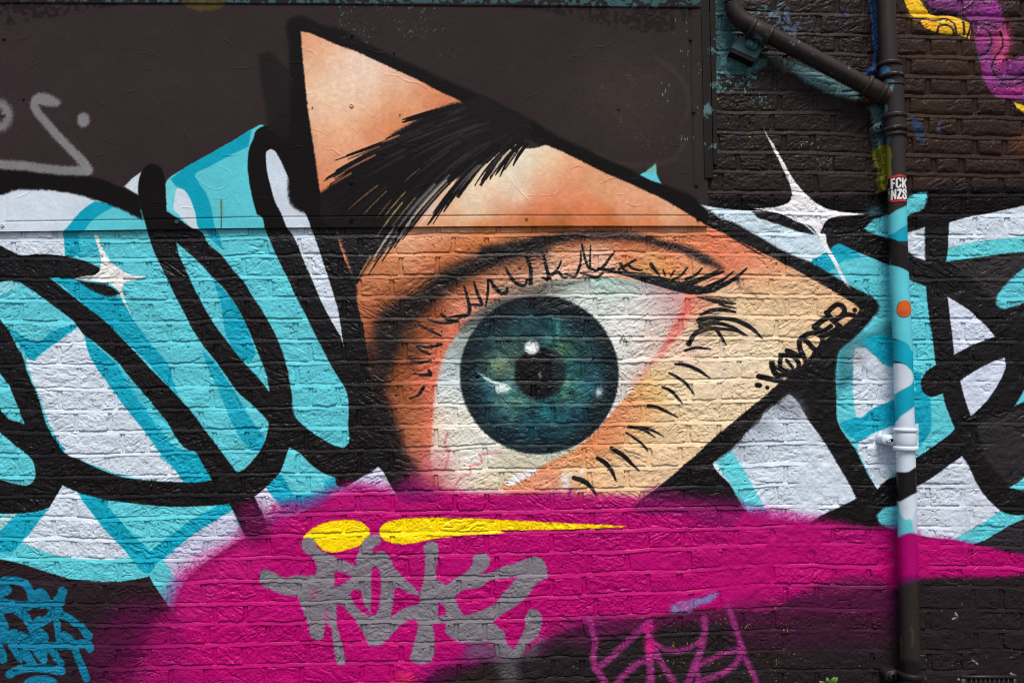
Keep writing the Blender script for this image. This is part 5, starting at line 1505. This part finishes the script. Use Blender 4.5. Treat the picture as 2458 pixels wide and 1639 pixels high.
# ------------------------------------------------------------------ the two stickers on the downpipe
def sticker(name, label, cat, u0, u1, v0, v1, draw, shape):
    """curved label following the pipe; draw paints it, shape says which cells belong to it"""
    cu = np.arange(u0, u1, .5)
    cvv = np.arange(v0, v1, .5)
    cv = Canvas(cu, cvv, (20, 18, 18))
    draw(cv)
    inside = shape(cv.U, cv.V)
    R = RP + .0009
    # the point of the cylinder seen at photo pixel u, v
    ax_u = np.array([uAx(v) for v in cvv])[:, None]
    Xc, Zc = unproj(np.broadcast_to(ax_u, cv.U.shape), cv.V, AX)
    Xs, _ = unproj(cv.U, cv.V, AX - R * .8)
    Xm, _ = unproj(np.broadcast_to(ax_u, cv.U.shape), cv.V, AX - R * .8)
    rel = np.clip((Xs - Xm) / R, -1.28, 1.28)
    th = np.clip(rel, -1, 1) * math.pi / 2 * .62 + rel * .1 + 0.42 * -1 * 0
    view = math.atan2((2145 - PW / 2) / FPX, 1.0)
    th = np.arcsin(np.clip(rel * .985, -.985, .985)) + (-view) * 1.0
    Px = Xc + R * np.sin(th)
    Py = AX - R * np.cos(th)
    _, Zs = unproj(cv.U, cv.V, AX - R)
    co = np.stack([Px, Py, Zs], -1)
    idx = np.arange(cv.U.size).reshape(cv.U.shape)
    q = np.stack([idx[1:, :-1], idx[1:, 1:], idx[:-1, 1:], idx[:-1, :-1]], -1)[inside[:-1, :-1]]
    vi, inv = np.unique(q.ravel(), return_inverse=True)
    me = raw_mesh(name, co.reshape(-1, 3)[vi], inv.reshape(-1, 4).astype(np.int32), (lin(cv.rgb.reshape(-1, 3)) * GAIN)[vi])
    o = link(name, me, M_STICK)
    sm = o.modifiers.new('thickness', 'SOLIDIFY')
    sm.thickness = .0005
    sm.offset = 1
    return tag(o, label, cat)


S0 = (2080, 380, 13.067)
TILE['S'] = S0


def draw_fck(c):
    k = dict(soft=.25, jit=0.0)
    c.rgb[:] = np.array((27, 22, 22)) / 255
    c.poly("S 600,500* 1400,500* 1400,620* 1200,585 1000,580 780,590 600,600*", (206, 14, 24), **k)
    c.poly("S 600,1290* 780,1290 1000,1300 1250,1290 1400,1280* 1400,1450* 600,1450*", (206, 24, 30), **k)
    W = (232, 226, 220)
    for s in ("S 770,612* 900,605* 900,665* 830,668* 830,742* 888,740* 888,800* 832,800* 838,928* 772,935*",
              "S 1090,612* 1135,612* 1140,735* 1190,612* 1235,612* 1180,770* 1232,930* 1178,930* 1140,800* 1140,930* 1090,930*",
              "S 778,968* 835,962* 885,1120* 885,962* 935,958* 935,1275* 885,1280* 832,1110* 832,1280* 775,1285*",
              "S 955,962* 1092,955* 1092,1010* 1020,1215* 1092,1215* 1092,1275* 955,1278* 955,1220* 1028,1025* 955,1025*"):
        c.poly(s, W, **k)
    c.stroke("S 1052,705 1045,655 1000,628 955,655 945,770 955,880 1000,905 1045,880 1052,835", W, 54, **k)
    c.stroke("S 1210,1050 1205,1000 1165,975 1130,1010 1140,1080 1200,1140 1215,1210 1175,1255 1135,1240 1128,1170", W, 58, **k)
    c.poly("S 690,900* 760,905* 760,935* 690,935*", (150, 130, 120), **k)
    c.poly("S 690,980* 735,975* 760,1010* 735,1050* 765,1100* 720,1105*", (160, 140, 128), **k)
    c.poly("S 690,1110* 770,1080* 775,1320* 690,1270*", (120, 100, 92), soft=.6, alpha=.7, jit=0)


sticker('sticker', 'small black and red sticker with white capitals on the downpipe', 'sticker', 2133, 2179, 418.5, 484.5, draw_fck,
        lambda U, V: (V > 419.5 + .02 * (U - 2156)**2 * .35) & (V < 483.6 - np.maximum(0, 2141 - U) * .8))


def draw_dot(c):
    c.rgb[:] = np.array((214, 92, 4)) / 255
    c.blob("H 1150,650", 12, 8, (190, 60, 4), .8)
    c.poly("H 1100,560* 1135,560 1115,590 1108,640 1125,668 1100,690*", (70, 60, 30), .8, 1, None, 1.0)


sticker('sticker', 'round orange sticker on the cyan stretch of the downpipe', 'sticker', 2150, 2190, 717, 764, draw_dot,
        lambda U, V: ((U - 2169.5) / 17.0)**2 + ((V - 740.5) / 20.5)**2 < 1)

# ------------------------------------------------------------------ air brick, weed, pavement
M_VENT = plain_mat('vent_iron', (34, 30, 32), 0.5, .3)
M_HOLE = plain_mat('slot_shade', (6, 6, 6), 0.9)
vent = thing('air_vent', 'black iron air vent with a row of square slots low in the wall', 'air vent', tuple(pt(2370, 1650, 0)))
p0, p1 = pt(2306, 1621, -.008), pt(2440, 1619, -.008)
zt_, zb = p0.z, p0.z - .065
n_s = 10
xs = np.linspace(pt(2318, 1630, 0).x, pt(2428, 1630, 0).x, n_s + 1)
cs, qs, off = [], [], 0
bars = [(p0.x, p1.x, zt_ - .009, zt_), (p0.x, p1.x, zb, zb + .009), (p0.x, xs[0] - .001, zb + .0095, zt_ - .0095), (xs[-1] + .001, p1.x, zb + .0095, zt_ - .0095), (xs[0], xs[-1], (zt_ + zb) / 2 - .002, (zt_ + zb) / 2 + .002)]
for x0, x1, z0, z1 in bars:
    c_, q_ = box_arrays(x0, x1, -.010, .004, z0, z1, off)
    cs.append(c_)
    qs.append(q_)
    off += 8
link('frame', raw_mesh('frame', np.concatenate(cs), np.concatenate(qs), None, False), M_VENT, vent)
for i in range(1, n_s):
    c_, q_ = box_arrays(xs[i] - .0018, xs[i] + .0018, -.0085, .004, zb + .0095, zt_ - .0095)
    link('grille_bar', raw_mesh('grille_bar', c_, q_, None, False), M_VENT, vent)
c_, q_ = box_arrays(xs[0] - .002, xs[-1] + .002, -.0045, .0035, zb + .009, zt_ - .009)
link('slot_shade_sheet', raw_mesh('slot_shade_sheet', c_, q_, None, False), M_HOLE, vent)  # near-black sheet stands in for the shade inside the slots

M_LEAF, nt, bs = nodes('leaf')
nl = noise(nt, 60.0, 2.0)
rp = nt.nodes.new('ShaderNodeValToRGB')
rp.color_ramp.elements[0].color = (0.035, 0.10, 0.012, 1)
rp.color_ramp.elements[1].color = (0.13, 0.26, 0.04, 1)
nt.links.new(nl.outputs['Fac'], rp.inputs['Fac'])
nt.links.new(rp.outputs[0], bs.inputs['Base Color'])
bs.inputs['Roughness'].default_value = .45
M_STEM = plain_mat('stem', (70, 96, 40), .6)


def leaf_mesh(base, tip, width, curl):
    d = tip - base
    side = d.cross(Vector((0, -1, .25))).normalized()
    n = side.cross(d).normalized()
    co, q = [], []
    K = 9
    for i in range(K + 1):
        t = i / K
        w = width * (math.sin(math.pi * min(1, t * .94 + .04))**.8) * (1 - .25 * t)
        c0 = base + d * t + n * (curl * math.sin(math.pi * t)) - Vector((0, 0, curl * .8 * t * t))
        co += [c0 - side * w + n * w * .35, c0, c0 + side * w + n * w * .35]
    for i in range(K):
        for j in range(2):
            q.append((i * 3 + j, i * 3 + j + 1, i * 3 + j + 4, i * 3 + j + 3))
    me = bpy.data.meshes.new('leaf')
    me.from_pydata([tuple(c) for c in co], [], q)
    me.polygons.foreach_set('use_smooth', np.ones(len(q), bool))
    me.update()
    return me


def plant(name, label, root, leaves, cat='weed'):
    r = thing(name, label, cat, tuple(root))
    for u, v, y, w in leaves:
        t = pt(u, v, y)
        s0 = root + (t - root) * .35
        me = leaf_mesh(s0, t, w * 1.35, .004)
        o = link('leaf', me, M_LEAF, r)
        sm = o.modifiers.new('thickness', 'SOLIDIFY')
        sm.thickness = .0006
        link('stem', tube([root, root.lerp(s0, .5) + Vector((0, -.002, .002)), s0 + (t - s0) * .1], .0011), M_STEM, r)
    return r


def tube(pts, r, n=8):
    co, q = [], []
    for p in pts:
        for i in range(n):
            a = 2 * math.pi * i / n
            co.append((p.x + r * math.cos(a), p.y + r * math.sin(a), p.z))
    for k in range(len(pts) - 1):
        q += [(k * n + i, k * n + (i + 1) % n, (k + 1) * n + (i + 1) % n, (k + 1) * n + i) for i in range(n)]
    me = bpy.data.meshes.new('stem')
    me.from_pydata(co, [], q)
    me.update()
    return me


rt = pt(1986, 1650, -.03)
rt.z = max(rt.z, 0.0)
plant('weed', 'small green weed sprouting at the foot of the wall left of the downpipe', rt,
      [(1966, 1632, -.040, .0065), (1969, 1639, -.05, .007), (1985, 1622, -.035, .006), (2004, 1621, -.04, .0065), (2011, 1622, -.03, .006), (2001, 1628, -.055, .006), (2014, 1637, -.05, .007), (1992, 1634, -.06, .007), (1978, 1640, -.06, .006), (2003, 1638, -.062, .006)])

M_GROUND, nt, bs = nodes('asphalt')
na = noise(nt, 3.0, 8.0, .7)
nb = noise(nt, 160.0, 3.0)
rp = nt.nodes.new('ShaderNodeValToRGB')
rp.color_ramp.elements[0].color = (0.035, 0.034, 0.034, 1)
rp.color_ramp.elements[1].color = (0.075, 0.073, 0.07, 1)
nt.links.new(na.outputs['Fac'], rp.inputs['Fac'])
nt.links.new(rp.outputs[0], bs.inputs['Base Color'])
bs.inputs['Roughness'].default_value = .8
bump(nt, bs, nb.outputs['Fac'], .6, .004)
c_, q_ = box_arrays(-60, 60, -60, 60, -.3, -.0005)
g_ = link('ground', raw_mesh('ground', c_, q_, None, False), M_GROUND)
g_['kind'] = 'structure'
